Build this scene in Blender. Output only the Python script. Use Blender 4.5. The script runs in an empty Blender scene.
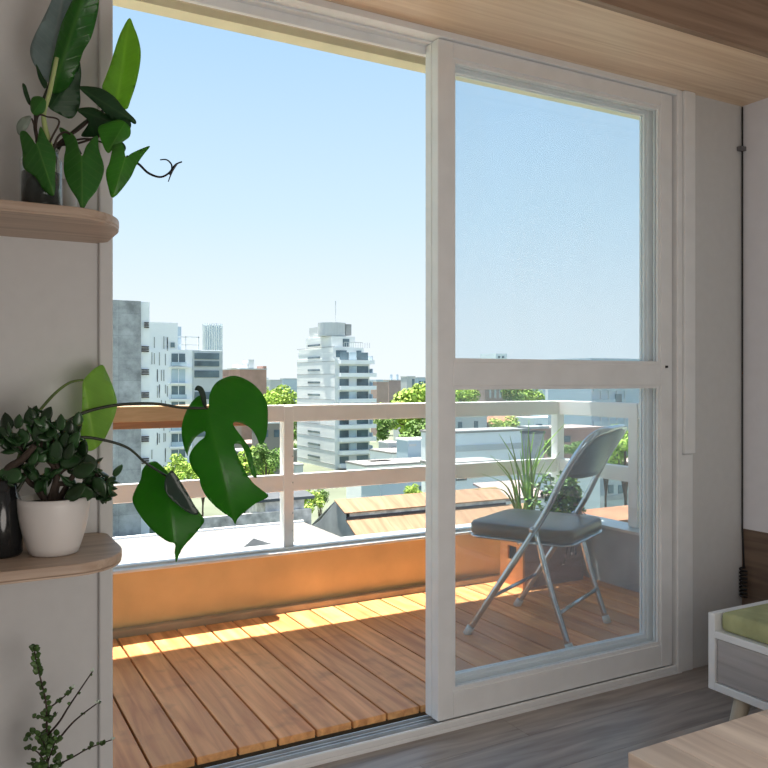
import bpy, bmesh, math, random
from mathutils import Vector, Matrix, noise
from mathutils.geometry import delaunay_2d_cdt
random.seed(7)
C = bpy.context.scene.collection
SC = bpy.context.scene

# ------------------------------------------------------------------ camera model
F = 797.0; HC = 1.05; CX = 384.0; CY = 380.0
TH = math.radians(28.85); S_, C_ = math.sin(TH), math.cos(TH)
def ray(px):
    u = (px - CX) / F
    return S_ + u * C_, C_ - u * S_
def at(px, py, t):                       # depth t along the view axis
    dx, dy = ray(px)
    return Vector((dx * t, dy * t, HC - (py - CY) / F * t))
def atY(px, py, Y): return at(px, py, Y / ray(px)[1])
def atX(px, py, X): return at(px, py, X / ray(px)[0])
def atZ(px, py, Z): return at(px, py, (HC - Z) * F / (py - CY))

cam = bpy.data.cameras.new('camera'); co = bpy.data.objects.new('camera', cam); C.objects.link(co)
cam.sensor_width = 36; cam.lens = F / 768 * 36; cam.shift_y = (CY - 384) / 768.0 * 1.0
co.location = (0, 0, HC); co.rotation_euler = (math.pi / 2, 0, -TH)
cam.clip_start = .05; cam.clip_end = 6000
SC.camera = co

# ------------------------------------------------------------------ materials
MATS = {}
def nodes(name):
    m = bpy.data.materials.new(name); m.use_nodes = True
    nt = m.node_tree; b = nt.nodes['Principled BSDF']
    MATS[name] = m
    return m, nt, b
def N(nt, typ, **kw):
    n = nt.nodes.new(typ)
    for k, v in kw.items():
        if k.startswith('i_'): n.inputs[k[2:].replace('_', ' ')].default_value = v
        else: setattr(n, k, v)
    return n
def L(nt, a, b): nt.links.new(a, b)
def coords(nt, scale=(1, 1, 1), rot=(0, 0, 0)):
    tc = N(nt, 'ShaderNodeTexCoord'); mp = N(nt, 'ShaderNodeMapping')
    mp.inputs['Scale'].default_value = scale; mp.inputs['Rotation'].default_value = rot
    L(nt, tc.outputs['Object'], mp.inputs['Vector']); return mp.outputs['Vector']
def ramp(nt, fac, stops):
    r = N(nt, 'ShaderNodeValToRGB'); e = r.color_ramp.elements
    while len(e) < len(stops): e.new(.5)
    for i, (p, c) in enumerate(stops):
        e[i].position = p; e[i].color = (*c, 1)
    L(nt, fac, r.inputs['Fac']); return r.outputs['Color']
def bump(nt, b, h, strength=.2, dist=.01):
    bp = N(nt, 'ShaderNodeBump'); bp.inputs['Strength'].default_value = strength; bp.inputs['Distance'].default_value = dist
    L(nt, h, bp.inputs['Height']); L(nt, bp.outputs['Normal'], b.inputs['Normal'])
def dim(c, k): return tuple(x * k for x in c)
def paint(name, col, rough=.5, var=.06, scale=6, bmp=.03, metal=0., island=0.):
    m, nt, b = nodes(name)
    n = N(nt, 'ShaderNodeTexNoise'); n.inputs['Scale'].default_value = scale; n.inputs['Detail'].default_value = 6
    L(nt, coords(nt), n.inputs['Vector'])
    c = ramp(nt, n.outputs['Fac'], [(.3, dim(col, 1 - var)), (.7, dim(col, 1 + var))])
    if island:
        g = N(nt, 'ShaderNodeNewGeometry'); hs = N(nt, 'ShaderNodeHueSaturation')
        mr = N(nt, 'ShaderNodeMapRange'); mr.inputs['To Min'].default_value = 1 - island; mr.inputs['To Max'].default_value = 1 + island
        L(nt, g.outputs['Random Per Island'], mr.inputs['Value']); L(nt, mr.outputs['Result'], hs.inputs['Value'])
        L(nt, c, hs.inputs['Color']); c = hs.outputs['Color']
    L(nt, c, b.inputs['Base Color'])
    b.inputs['Roughness'].default_value = rough; b.inputs['Metallic'].default_value = metal
    if bmp: bump(nt, b, n.outputs['Fac'], bmp)
    return m
def wood(name, c0, c1, grain=(1, 14, 14), rough=.45, island=.18, scale=3.0, spots=0., bmp=.08):
    """grain: mapping scale, small along the fibre"""
    m, nt, b = nodes(name)
    v = coords(nt, grain)
    g = N(nt, 'ShaderNodeNewGeometry')
    ad = N(nt, 'ShaderNodeVectorMath', operation='ADD'); sc = N(nt, 'ShaderNodeMath', operation='MULTIPLY'); sc.inputs[1].default_value = 37.
    L(nt, g.outputs['Random Per Island'], sc.inputs[0]); L(nt, v, ad.inputs[0]); L(nt, sc.outputs[0], ad.inputs[1])
    n = N(nt, 'ShaderNodeTexNoise'); n.inputs['Scale'].default_value = scale; n.inputs['Detail'].default_value = 8; n.inputs['Distortion'].default_value = .6
    L(nt, ad.outputs[0], n.inputs['Vector'])
    c = ramp(nt, n.outputs['Fac'], [(.28, c0), (.72, c1)])
    hs = N(nt, 'ShaderNodeHueSaturation'); mr = N(nt, 'ShaderNodeMapRange')
    mr.inputs['To Min'].default_value = 1 - island; mr.inputs['To Max'].default_value = 1 + island
    L(nt, g.outputs['Random Per Island'], mr.inputs['Value']); L(nt, mr.outputs['Result'], hs.inputs['Value']); L(nt, c, hs.inputs['Color'])
    c = hs.outputs['Color']
    if spots:
        v2 = coords(nt, (1, 1, 1)); n2 = N(nt, 'ShaderNodeTexNoise'); n2.inputs['Scale'].default_value = 9; n2.inputs['Detail'].default_value = 3
        L(nt, v2, n2.inputs['Vector'])
        f = ramp(nt, n2.outputs['Fac'], [(.56, (0, 0, 0)), (.72, (spots, spots, spots))])
        mx = N(nt, 'ShaderNodeMix', data_type='RGBA'); L(nt, f, mx.inputs['Factor']); L(nt, c, mx.inputs['A']); mx.inputs['B'].default_value = (*dim(c0, .5), 1)
        c = mx.outputs['Result']
    L(nt, c, b.inputs['Base Color']); b.inputs['Roughness'].default_value = rough
    bump(nt, b, n.outputs['Fac'], bmp, .004)
    return m
def leafmat(name, col, trans=.35, tcol=None, vein=.35, rough=.35, nv=9., under=None):
    """UV.x runs along the midrib, UV.y is the signed distance from it"""
    m, nt, b = nodes(name)
    uv = N(nt, 'ShaderNodeTexCoord'); sx = N(nt, 'ShaderNodeSeparateXYZ'); L(nt, uv.outputs['UV'], sx.inputs[0])
    ab = N(nt, 'ShaderNodeMath', operation='ABSOLUTE'); L(nt, sx.outputs['Y'], ab.inputs[0])
    k = N(nt, 'ShaderNodeMath', operation='MULTIPLY_ADD'); L(nt, ab.outputs[0], k.inputs[0]); k.inputs[1].default_value = -.75; L(nt, sx.outputs['X'], k.inputs[2])
    kk = N(nt, 'ShaderNodeMath', operation='MULTIPLY'); L(nt, k.outputs[0], kk.inputs[0]); kk.inputs[1].default_value = nv
    pp = N(nt, 'ShaderNodeMath', operation='PINGPONG'); L(nt, kk.outputs[0], pp.inputs[0]); pp.inputs[1].default_value = .5
    f1 = N(nt, 'ShaderNodeMapRange'); L(nt, pp.outputs[0], f1.inputs['Value']); f1.inputs['From Max'].default_value = .09; f1.inputs['To Min'].default_value = vein; f1.inputs['To Max'].default_value = 0
    f2 = N(nt, 'ShaderNodeMapRange'); L(nt, ab.outputs[0], f2.inputs['Value']); f2.inputs['From Max'].default_value = .022; f2.inputs['To Min'].default_value = min(1, vein * 2); f2.inputs['To Max'].default_value = 0
    mxx = N(nt, 'ShaderNodeMath', operation='MAXIMUM'); L(nt, f1.outputs[0], mxx.inputs[0]); L(nt, f2.outputs[0], mxx.inputs[1])
    n = N(nt, 'ShaderNodeTexNoise'); n.inputs['Scale'].default_value = 25; L(nt, coords(nt), n.inputs['Vector'])
    base = ramp(nt, n.outputs['Fac'], [(.3, dim(col, .8)), (.7, dim(col, 1.2))])
    mx = N(nt, 'ShaderNodeMix', data_type='RGBA'); L(nt, mxx.outputs[0], mx.inputs['Factor']); L(nt, base, mx.inputs['A'])
    mx.inputs['B'].default_value = (min(1, col[0] * 2 + .05), min(1, col[1] * 1.5 + .06), col[2] * 1.6 + .02, 1)
    cc = mx.outputs['Result']
    if under:
        g = N(nt, 'ShaderNodeNewGeometry'); mu = N(nt, 'ShaderNodeMix', data_type='RGBA')
        L(nt, g.outputs['Backfacing'], mu.inputs['Factor']); L(nt, cc, mu.inputs['A']); mu.inputs['B'].default_value = (*under, 1); cc = mu.outputs['Result']
    L(nt, cc, b.inputs['Base Color']); b.inputs['Roughness'].default_value = rough
    bump(nt, b, mxx.outputs[0], .25, .004)
    tr = N(nt, 'ShaderNodeBsdfTranslucent'); tr.inputs['Color'].default_value = (*(tcol or (col[0] * 2.2, col[1] * 2.2, col[2])), 1)
    ms = N(nt, 'ShaderNodeMixShader'); ms.inputs[0].default_value = trans
    L(nt, b.outputs[0], ms.inputs[1]); L(nt, tr.outputs[0], ms.inputs[2])
    L(nt, ms.outputs[0], nt.nodes['Material Output'].inputs['Surface'])
    return m
def glassmat(name, tint, refl=.9, haze=0.):
    m, nt, b = nodes(name); nt.nodes.remove(b)
    t = N(nt, 'ShaderNodeBsdfTransparent'); t.inputs['Color'].default_value = (*tint, 1)
    g = N(nt, 'ShaderNodeBsdfGlossy'); g.inputs['Roughness'].default_value = .015
    fr = N(nt, 'ShaderNodeFresnel'); fr.inputs['IOR'].default_value = 1.45
    k = N(nt, 'ShaderNodeMath', operation='MULTIPLY'); ge = N(nt, 'ShaderNodeNewGeometry'); io = N(nt, 'ShaderNodeMapRange'); L(nt, ge.outputs['Backfacing'], io.inputs['Value'])
    io.inputs['To Min'].default_value = 1.45; io.inputs['To Max'].default_value = 1 / 1.45; L(nt, io.outputs[0], fr.inputs['IOR'])
    L(nt, fr.outputs[0], k.inputs[0]); k.inputs[1].default_value = refl
    ms = N(nt, 'ShaderNodeMixShader'); L(nt, k.outputs[0], ms.inputs[0]); L(nt, t.outputs[0], ms.inputs[1]); L(nt, g.outputs[0], ms.inputs[2])
    o = ms.outputs[0]
    if haze:
        d = N(nt, 'ShaderNodeBsdfTranslucent'); d.inputs['Color'].default_value = (.95, .97, 1, 1)
        n = N(nt, 'ShaderNodeTexNoise'); n.inputs['Scale'].default_value = 5; n.inputs['Detail'].default_value = 4; L(nt, coords(nt, (1, 1, .3)), n.inputs['Vector'])
        mr = N(nt, 'ShaderNodeMapRange'); L(nt, n.outputs['Fac'], mr.inputs['Value']); mr.inputs['To Min'].default_value = 0; mr.inputs['To Max'].default_value = haze * 2
        m2 = N(nt, 'ShaderNodeMixShader'); L(nt, mr.outputs[0], m2.inputs[0]); L(nt, o, m2.inputs[1]); L(nt, d.outputs[0], m2.inputs[2]); o = m2.outputs[0]
    L(nt, o, nt.nodes['Material Output'].inputs['Surface'])
    return m
def brickish(name, col, mort, sx, sy, rot=(0, 0, 0), dirt=.25, rough=.8, msize=.02, off=.5):
    m, nt, b = nodes(name)
    br = N(nt, 'ShaderNodeTexBrick'); br.inputs['Color1'].default_value = (*col, 1); br.inputs['Color2'].default_value = (*dim(col, .9), 1)
    br.inputs['Mortar'].default_value = (*mort, 1); br.inputs['Scale'].default_value = 1; br.inputs['Mortar Size'].default_value = msize
    br.inputs['Brick Width'].default_value = sx; br.inputs['Row Height'].default_value = sy; br.offset = off
    L(nt, coords(nt, (1, 1, 1), rot), br.inputs['Vector'])
    n = N(nt, 'ShaderNodeTexNoise'); n.inputs['Scale'].default_value = .35; n.inputs['Detail'].default_value = 9; n.inputs['Roughness'].default_value = .7
    L(nt, coords(nt), n.inputs['Vector'])
    mx = N(nt, 'ShaderNodeMix', data_type='RGBA', blend_type='MULTIPLY'); mx.inputs['Factor'].default_value = 1
    L(nt, br.outputs['Color'], mx.inputs['A']); L(nt, ramp(nt, n.outputs['Fac'], [(.35, (1 - dirt,) * 3), (.65, (1 + dirt * .4,) * 3)]), mx.inputs['B'])
    L(nt, mx.outputs['Result'], b.inputs['Base Color']); b.inputs['Roughness'].default_value = rough
    return m
WALL = paint('wall paint', (.69, .69, .69), .7, .02, 30, .02)
WALLR = paint('white panel paint', (.86, .86, .92), .5, .02, 20, .01)
FRAME = paint('white frame paint', (.91, .92, .93), .38, .04, 12, .03)
FRAMED = paint('gasket grey', (.16, .16, .17), .6, .05)
TRACK = paint('aluminium track', (.62, .63, .64), .3, .08, 20, .02, .7)
FLOOR = wood('laminate floor', (.22, .185, .17), (.46, .41, .38), (1.2, 12, 12), .32, .14, 2.6)
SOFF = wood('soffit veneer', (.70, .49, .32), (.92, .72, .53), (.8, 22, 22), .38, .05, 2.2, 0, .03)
FASC = wood('shaded fascia veneer', (.24, .14, .085), (.42, .27, .175), (.8, 22, 22), .38, .05, 2.2, 0, .03)  # soffit veneer darkened, the board's shade put into its colour
WPAN = wood('walnut panel', (.13, .088, .065), (.24, .17, .125), (10, .9, 16), .5, .05, 2.4)
DECK = wood('deck boards', (.56, .205, .070), (.92, .45, .18), (16, 1.1, 16), .42, .2, 2.2, .35, .15)
JOIST = paint('dark joist', (.06, .035, .02), .8)
PARA = paint('ochre parapet render', (.66, .46, .23), .75, .10, 5, .25)
PARAG = paint('grey parapet render', (.44, .46, .48), .8, .22, 4, .2)
CURB = paint('curb concrete', (.38, .30, .21), .8, .15, 10, .2)
FLASH = paint('parapet flashing', (.70, .72, .73), .35, .08, 8, .04, .3)
RAIL = paint('white rail paint', (.92, .90, .90), .4, .04, 8, .03)
BARW = wood('bar top wood', (.50, .30, .15), (.72, .50, .30), (1.2, 16, 16), .4, .05)
BARB = wood('bar batten wood', (.34, .15, .07), (.50, .25, .12), (1.2, 16, 16), .45, .04)
SHELF = wood('shelf wood', (.36, .25, .18), (.58, .44, .34), (1.3, 18, 18), .45, .04)
TABLE = wood('table wood', (.50, .38, .31), (.82, .69, .58), (14, 1.0, 14), .4, .22, 2.2)
DRAW = wood('grey drawer wood', (.34, .325, .33), (.50, .48, .49), (16, 1.0, 16), .5, .05, 2.6)
LEGW = wood('pale leg wood', (.5, .42, .32), (.68, .6, .48), (14, 14, 1), .5, .05)
WHITEM = paint('white lacquer', (.80, .82, .85), .35, .02, 8, .01)
CUSH = paint('green cushion cloth', (.42, .43, .22), .9, .22, 14, .25)
EXT = paint('exterior render', (.60, .52, .40), .85, .08, 5, .15)
SLABU = paint('slab soffit grey', (.42, .41, .39), .85, .15, 4, .1)
BEAMC = paint('cream slab beam', (.80, .70, .55), .8, .08, 4, .1)
STEEL = paint('chrome steel', (.62, .65, .68), .22, .04, 20, .0, .9)
SHEET = paint('blue grey sheet steel', (.085, .12, .145), .30, .25, 9, .04, .35)
VINYL = paint('brown vinyl', (.13, .085, .062), .32, .15, 10, .04)
RUBBER = paint('white rubber', (.75, .75, .73), .6)
CERAM = paint('white pot glaze', (.72, .69, .67), .4, .03, 8, .01)
CUPM = paint('cloudy cup', (.72, .72, .72), .3)
SOIL = paint('dark soil', (.03, .022, .016), .95, .4, 60, .5)
BARK = paint('dark bark', (.055, .038, .028), .8, .3, 60, .3)
TWIG = paint('twig brown', (.045, .028, .022), .7, .3, 60, .2)
PETI = paint('petiole', (.022, .030, .012), .45, .2, 40, .05)
PETG = paint('green petiole', (.10, .16, .035), .45, .2, 40, .05)
STALK = paint('pale stalk', (.42, .50, .20), .4, .1, 30, .05)
CORD = paint('black cord', (.02, .02, .022), .5)
DARKGL = paint('dark vase glass', (.012, .013, .014), .12, .2, 8, .02)
WATER = paint('murky jar water', (.025, .03, .026), .1, .3, 15, 0)
GLASS = glassmat('door glass', (.955, .982, .994), .8, .03)
JARG = glassmat('jar glass', (.93, .96, .96), 1.)
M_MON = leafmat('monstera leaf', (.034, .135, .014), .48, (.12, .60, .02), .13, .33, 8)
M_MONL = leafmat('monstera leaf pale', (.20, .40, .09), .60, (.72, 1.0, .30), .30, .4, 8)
M_MOND = leafmat('shaded monstera underside', (.012, .035, .022), .10, (.02, .06, .02), .1, .3, 8)  # underside, its turn away from the light darkened into the colour
M_PAD = leafmat('paddle leaf', (.032, .145, .026), .42, (.14, .52, .05), .4, .28, 12)
M_PADB = leafmat('paddle leaf back', (.27, .37, .38), .25, (.30, .45, .36), .2, .3, 14)
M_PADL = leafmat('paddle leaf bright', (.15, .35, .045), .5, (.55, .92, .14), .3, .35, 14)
M_DRK = leafmat('dark leaf', (.020, .080, .026), .3, (.05, .22, .03), .2, .35, 7)
M_ARR = leafmat('arrow leaf', (.045, .175, .032), .38, (.14, .56, .06), .45, .35, 7)
M_ARRL = leafmat('arrow leaf light', (.060, .21, .03), .45, (.22, .66, .06), .5, .35, 7)
M_SHE = leafmat('silver leaf', (.35, .42, .36), .3, (.4, .5, .4), .1, .4, 7)
M_JADE = paint('jade leaf', (.020, .060, .018), .28, .35, 30, .03, 0, .45)
M_ELE = paint('elephant bush leaf', (.060, .125, .030), .4, .3, 30, .03, 0, .4)
M_BUD = paint('pale bud', (.65, .75, .65), .5)
M_GRASS = paint('blade leaf', (.22, .42, .05), .45, .3, 8, .02, 0, .4)
M_BUSH = paint('small bush leaf', (.13, .27, .045), .5, .3, 20, .02, 0, .5)
M_DRY = paint('dry trailing leaf', (.34, .24, .22), .8, .3, 20, .02, 0, .4)
CRATE = wood('bounce lit crate wood', (.48, .22, .08), (.68, .36, .15), (10, 1.2, 10), .6, .08)  # warm bounce light put into the board colour
CRATEG = wood('unlit crate front', (.26, .17, .15), (.40, .28, .25), (1.2, 10, 10), .7, .08)  # same crate, greyer where no bounce light is painted
# city
R90 = (math.pi / 2, 0, 0)
CONC = brickish('stained concrete', (.42, .43, .45), (.33, .34, .36), 5.2, 3.0, (math.pi / 2, 0, 0), .45, .9, .05, .0)
CWHITE = paint('city white', (.84, .87, .89), .8, .05, .2, 0)
CPALE = paint('city pale grey', (.52, .55, .56), .8, .08, .15, 0)
CTOWER = paint('tower grey white', (.72, .75, .75), .8, .07, .12, 0)
CLINE = paint('tower joint', (.30, .31, .31), .9)
CBLUE = paint('city blue grey', (.42, .52, .60), .6, .08, .1, 0)
CBRICK = paint('city brick', (.40, .25, .21), .9, .14, .4, 0)
CPINK = paint('city rose', (.40, .30, .27), .9, .12, .3, 0)
CTERRA = paint('terracotta', (.34, .16, .09), .9, .2, .5, 0)
CCREAM = paint('terrace cream', (.235, .22, .20), .9, .08, .25, 0)
CROOF = paint('city pale roof', (.28, .275, .265), .9, .12, .3, 0)
CDIRTY = paint('weathered wall', (.55, .53, .51), .9, .5, 1.2, .1)
CDARK = paint('dark roof', (.09, .10, .11), .8, .2, .5, 0)
CGREY = paint('shed grey', (.33, .34, .34), .8, .22, .6, 0)
CWIN = paint('city window glass', (.10, .15, .18), .15, .5, .25, 0)
CWINB = paint('city pale window glass', (.42, .53, .60), .15, .2, .25, 0)
CSLAT = paint('dark louvre', (.07, .06, .07), .7)
CRUST = wood('rusty roof sheet', (.24, .125, .065), (.40, .24, .135), (2.2, .25, .25), .7, .0, 1.0, 0, .1)
M_TREE = paint('tree crown leaf', (.33, .47, .075), .75, .3, .5, 0, 0, .5)
M_TREED = paint('tree crown dark leaf', (.14, .25, .05), .75, .3, .5, 0, 0, .5)
M_TRUNK = paint('tree trunk', (.10, .07, .05), .9)
GROUNDM = paint('city ground', (.15, .175, .12), .9, .35, .05, 0)

# ------------------------------------------------------------------ mesh building
BASE = {}
class MB:
    def __init__(s): s.v = []; s.f = []; s.uv = {}
    def add(s, vs, fs):
        o = len(s.v); s.v += [Vector(p) for p in vs]; s.f += [tuple(i + o for i in f) for f in fs]; return s
    def box(s, x0, x1, y0, y1, z0, z1):
        x0, x1 = min(x0, x1), max(x0, x1); y0, y1 = min(y0, y1), max(y0, y1); z0, z1 = min(z0, z1), max(z0, z1)
        return s.add([(x0, y0, z0), (x1, y0, z0), (x1, y1, z0), (x0, y1, z0), (x0, y0, z1), (x1, y0, z1), (x1, y1, z1), (x0, y1, z1)],
                     [(0, 3, 2, 1), (4, 5, 6, 7), (0, 1, 5, 4), (1, 2, 6, 5), (2, 3, 7, 6), (3, 0, 4, 7)])
    def hexa(s, lo, hi):                       # two quads, lower and upper, same order (ccw from above)
        return s.add(list(lo) + list(hi), [(3, 2, 1, 0), (4, 5, 6, 7), (0, 1, 5, 4), (1, 2, 6, 5), (2, 3, 7, 6), (3, 0, 4, 7)])
    def prism(s, poly, z0, z1):                # poly: ccw xy list
        n = len(poly)
        return s.add([(p[0], p[1], z0) for p in poly] + [(p[0], p[1], z1) for p in poly],
                     [tuple(range(n))[::-1], tuple(range(n, 2 * n))] + [(i, (i + 1) % n, n + (i + 1) % n, n + i) for i in range(n)])
    def tube(s, pts, r, n=8, cap=True):
        pts = [Vector(p) for p in pts]; m = len(pts)
        rs = r if isinstance(r, (list, tuple)) else [r] * m
        up = None; o = len(s.v); vs = []
        for i, p in enumerate(pts):
            d = (pts[min(i + 1, m - 1)] - pts[max(i - 1, 0)]).normalized()
            if up is None:
                a = Vector((0, 0, 1)) if abs(d.z) < .9 else Vector((1, 0, 0)); up = d.cross(a).normalized()
            up = (up - d * up.dot(d)).normalized(); w = d.cross(up)
            for k in range(n):
                a = 2 * math.pi * k / n; vs.append(p + (up * math.cos(a) + w * math.sin(a)) * rs[i])
        fs = [(i * n + k, i * n + (k + 1) % n, (i + 1) * n + (k + 1) % n, (i + 1) * n + k) for i in range(m - 1) for k in range(n)]
        if cap: fs += [tuple(range(n))[::-1], tuple(range((m - 1) * n, m * n))]
        return s.add(vs, fs)
    def lathe(s, c, prof, n=32, close=False):        # prof: (radius, z)
        vs = []; m = len(prof)
        for r, z in prof:
            for k in range(n):
                a = 2 * math.pi * k / n; vs.append((c[0] + r * math.cos(a), c[1] + r * math.sin(a), c[2] + z))
        fs = [(i * n + k, i * n + (k + 1) % n, (i + 1) * n + (k + 1) % n, (i + 1) * n + k) for i in range(m - 1) for k in range(n)]
        if close: fs += [tuple(range(n))[::-1], tuple(range((m - 1) * n, m * n))]
        return s.add(vs, fs)
    def ell(s, c, d, nrm, ln, wd, th, n=7, m=5):      # obovate fleshy leaf from c along d
        d = Vector(d).normalized(); nrm = Vector(nrm); nrm = (nrm - d * nrm.dot(d)).normalized(); w = d.cross(nrm)
        vs = []; c = Vector(c)
        for i in range(m + 1):
            q = i / m; rr = math.sin(math.pi * q ** .8) ** .75 if 0 < i < m else .02
            for k in range(n):
                a = 2 * math.pi * k / n
                vs.append(c + d * (q * ln) + w * (math.cos(a) * rr * wd / 2) + nrm * (math.sin(a) * rr * th / 2 + (q - .5) ** 2 * ln * .25))
        fs = [(i * n + k, i * n + (k + 1) % n, (i + 1) * n + (k + 1) % n, (i + 1) * n + k) for i in range(m) for k in range(n)]
        fs += [tuple(range(n))[::-1], tuple(range(m * n, (m + 1) * n))]
        return s.add(vs, fs)
    def flat(s, c, d, nrm, ln, wd, bend=.0):           # thin pointed leaf, two folded halves
        d = Vector(d).normalized(); nrm = Vector(nrm); nrm = (nrm - d * nrm.dot(d)).normalized(); w = d.cross(nrm); c = Vector(c)
        P = lambda q, e: c + d * (q * ln) + w * (e * wd / 2) + nrm * (abs(e) * wd * .18 - bend * q * q * ln)
        return s.add([P(0, 0), P(.35, 1), P(.7, .75), P(1, 0), P(.7, -.75), P(.35, -1), P(.5, 0)],
                     [(0, 6, 1), (1, 6, 2), (2, 6, 3), (3, 6, 4), (4, 6, 5), (5, 6, 0)])
    def blade(s, pts, w0, side):                       # long strap leaf along pts
        m = len(pts); vs = []; side = Vector(side).normalized()
        for i, p in enumerate(pts):
            q = i / (m - 1); ww = w0 * (1 - q ** 2.2) * (.6 + .8 * min(q * 3, 1) * .5) + .0006
            nr = (Vector(pts[min(i + 1, m - 1)]) - Vector(pts[max(0, i - 1)])).cross(side).normalized()
            vs += [Vector(p) - side * ww, Vector(p) + nr * ww * .35, Vector(p) + side * ww]
        return s.add(vs, [f for i in range(m - 1) for f in ((3 * i, 3 * i + 1, 3 * i + 4, 3 * i + 3), (3 * i + 1, 3 * i + 2, 3 * i + 5, 3 * i + 4))])
    def build(s, name, mat, parent=None, smooth=False, bevel=0., solid=0., sub=0, base=None, kind=None, label=None):
        me = bpy.data.meshes.new(name)
        if parent is not None: b0 = BASE[parent.name]
        elif base is not None: b0 = Vector(base)
        else:
            xs = [p.x for p in s.v]; ys = [p.y for p in s.v]; zs = [p.z for p in s.v]
            b0 = Vector(((min(xs) + max(xs)) / 2, (min(ys) + max(ys)) / 2, min(zs)))
        me.from_pydata([p - b0 for p in s.v], [], s.f)
        bm = bmesh.new(); bm.from_mesh(me); bmesh.ops.recalc_face_normals(bm, faces=bm.faces)
        bm.to_mesh(me); bm.free()
        if s.uv:
            l = me.uv_layers.new(name='UVMap')
            for lp in me.loops: l.data[lp.index].uv = s.uv[lp.vertex_index]
        for p in me.polygons: p.use_smooth = smooth
        me.materials.append(mat)
        o = bpy.data.objects.new(name, me); C.objects.link(o)
        if parent is not None: o.parent = parent
        else: o.location = b0
        BASE[o.name] = b0
        if bevel:
            md = o.modifiers.new('bevel', 'BEVEL'); md.width = bevel; md.segments = 2; md.limit_method = 'ANGLE'
        if solid:
            md = o.modifiers.new('solid', 'SOLIDIFY'); md.thickness = solid; md.offset = 0
        if sub:
            md = o.modifiers.new('sub', 'SUBSURF'); md.levels = sub; md.render_levels = sub
        if kind: o['kind'] = kind
        if label: o['label'] = label
        return o
def thing(name, label, cat, base, group=None):
    o = bpy.data.objects.new(name, None); C.objects.link(o); o.location = base; o.empty_display_size = .1
    BASE[o.name] = Vector(base); o['label'] = label; o['category'] = cat
    if group: o['group'] = group
    return o
def tag(o, label, cat, group=None):
    o['label'] = label; o['category'] = cat
    if group: o['group'] = group
    return o
def struct(o): o['kind'] = 'structure'; return o
def sthing(name, base):
    o = bpy.data.objects.new(name, None); C.objects.link(o); o.location = base; BASE[o.name] = Vector(base); o['kind'] = 'structure'; return o
def crom(pts, per=6, closed=False):
    P = [Vector(p) for p in pts]; n = len(P); out = []
    for i in range(n if closed else n - 1):
        a, b, c, d = (P[(i + k) % n] if closed else P[max(0, min(n - 1, i + k))] for k in (-1, 0, 1, 2))
        for j in range(per):
            q = j / per
            out.append(.5 * ((2 * b) + (c - a) * q + (2 * a - 5 * b + 4 * c - d) * q * q + (3 * b - 3 * c + d - a) * q ** 3))
    if not closed: out.append(P[-1])
    return out
def outline_leaf(name, mat, parent, out, a, b, t0, ax=0., ay=0., fold=.0, curl=0., zoom=None, label=None, per=4, step=4., wav=0.):
    """A real leaf: an outline in its own plane, cupped about the midrib a-b, with thickness."""
    if zoom:
        ox, oy, k = zoom; out = [(ox + x * k, oy + y * k) for x, y in out]; a = (ox + a[0] * k, oy + a[1] * k); b = (ox + b[0] * k, oy + b[1] * k)
    out = [Vector((p[0], p[1], 0)) for p in out]
    sm = crom(out, per, True); pts = [Vector((p.x, p.y)) for p in sm]; n = len(pts)
    xs = [p.x for p in pts]; ys = [p.y for p in pts]; y = min(ys); grid = []
    while y < max(ys):
        x = min(xs)
        while x < max(xs):
            grid.append(Vector((x + random.uniform(-.3, .3) * step, y + random.uniform(-.3, .3) * step))); x += step
        y += step
    r = delaunay_2d_cdt(pts + grid, [(i, (i + 1) % n) for i in range(n)], [list(range(n))], 1, 1e-4)
    vs, fs = r[0], r[2]
    av, bv = Vector(a), Vector(b); d = bv - av; ln = d.length; d /= ln; w = Vector((-d.y, d.x))
    cx, cy = (av.x + bv.x) / 2, (av.y + bv.y) / 2; lm = ln * t0 / F
    mb = MB(); used = sorted({i for f in fs for i in f}); mp = {o: i for i, o in enumerate(used)}
    for o in used:
        p = vs[o]; s = (p - av).dot(d) / ln; e = (p - av).dot(w) / ln
        t = t0 + ax * (p.x - cx) + ay * (p.y - cy) + fold * abs(e) * lm + curl * (s - .4) ** 2 * lm + wav * lm * math.sin(s * 17 + (3 if e > 0 else 0)) * abs(e)
        mb.v.append(at(p.x, p.y, t)); mb.uv[mp[o]] = (s, e)
    mb.f = [tuple(mp[i] for i in f) for f in fs]
    return mb.build(name, mat, parent, True, solid=.0012, label=label)

# ================================================================== ROOM
YW = 1.90; YR = 1.96; XR = 2.604; XE = .335; FZ = .02; SZ = 2.070
# planks as their own boards so that the grain changes from board to board
mb = MB(); y = -1.6; row = 0
while y < 1.96:
    x = -1.6 - random.random() * 1.0
    while x < XR:
        x1 = min(x + 1.22, XR); xa = max(x, -1.6)
        if x1 > xa: mb.box(xa + .0006, x1 - .0006, y + .0006, min(y + .19, 1.96) - .0006, .008, FZ)
        x += 1.22
    y += .19
struct(mb.build('floor', FLOOR, base=(0, 0, 0)))
struct(MB().box(-1.6, XE - .03, YW, 2.06, 0, 2.45).build('wall_left', WALL, base=(0, YW, 0)))
struct(MB().box(2.276, XR, YR, 2.08, 0, 2.45).build('wall_back', WALL, base=(2.4, YR, 0)))
struct(MB().box(-1.7, 2.73, -1.7, -1.6, 0, 2.55).build('wall_rear', WALL))
struct(MB().box(-1.7, -1.6, -1.6, YW, 0, 2.55).build('wall_far_left', WALL))
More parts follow.
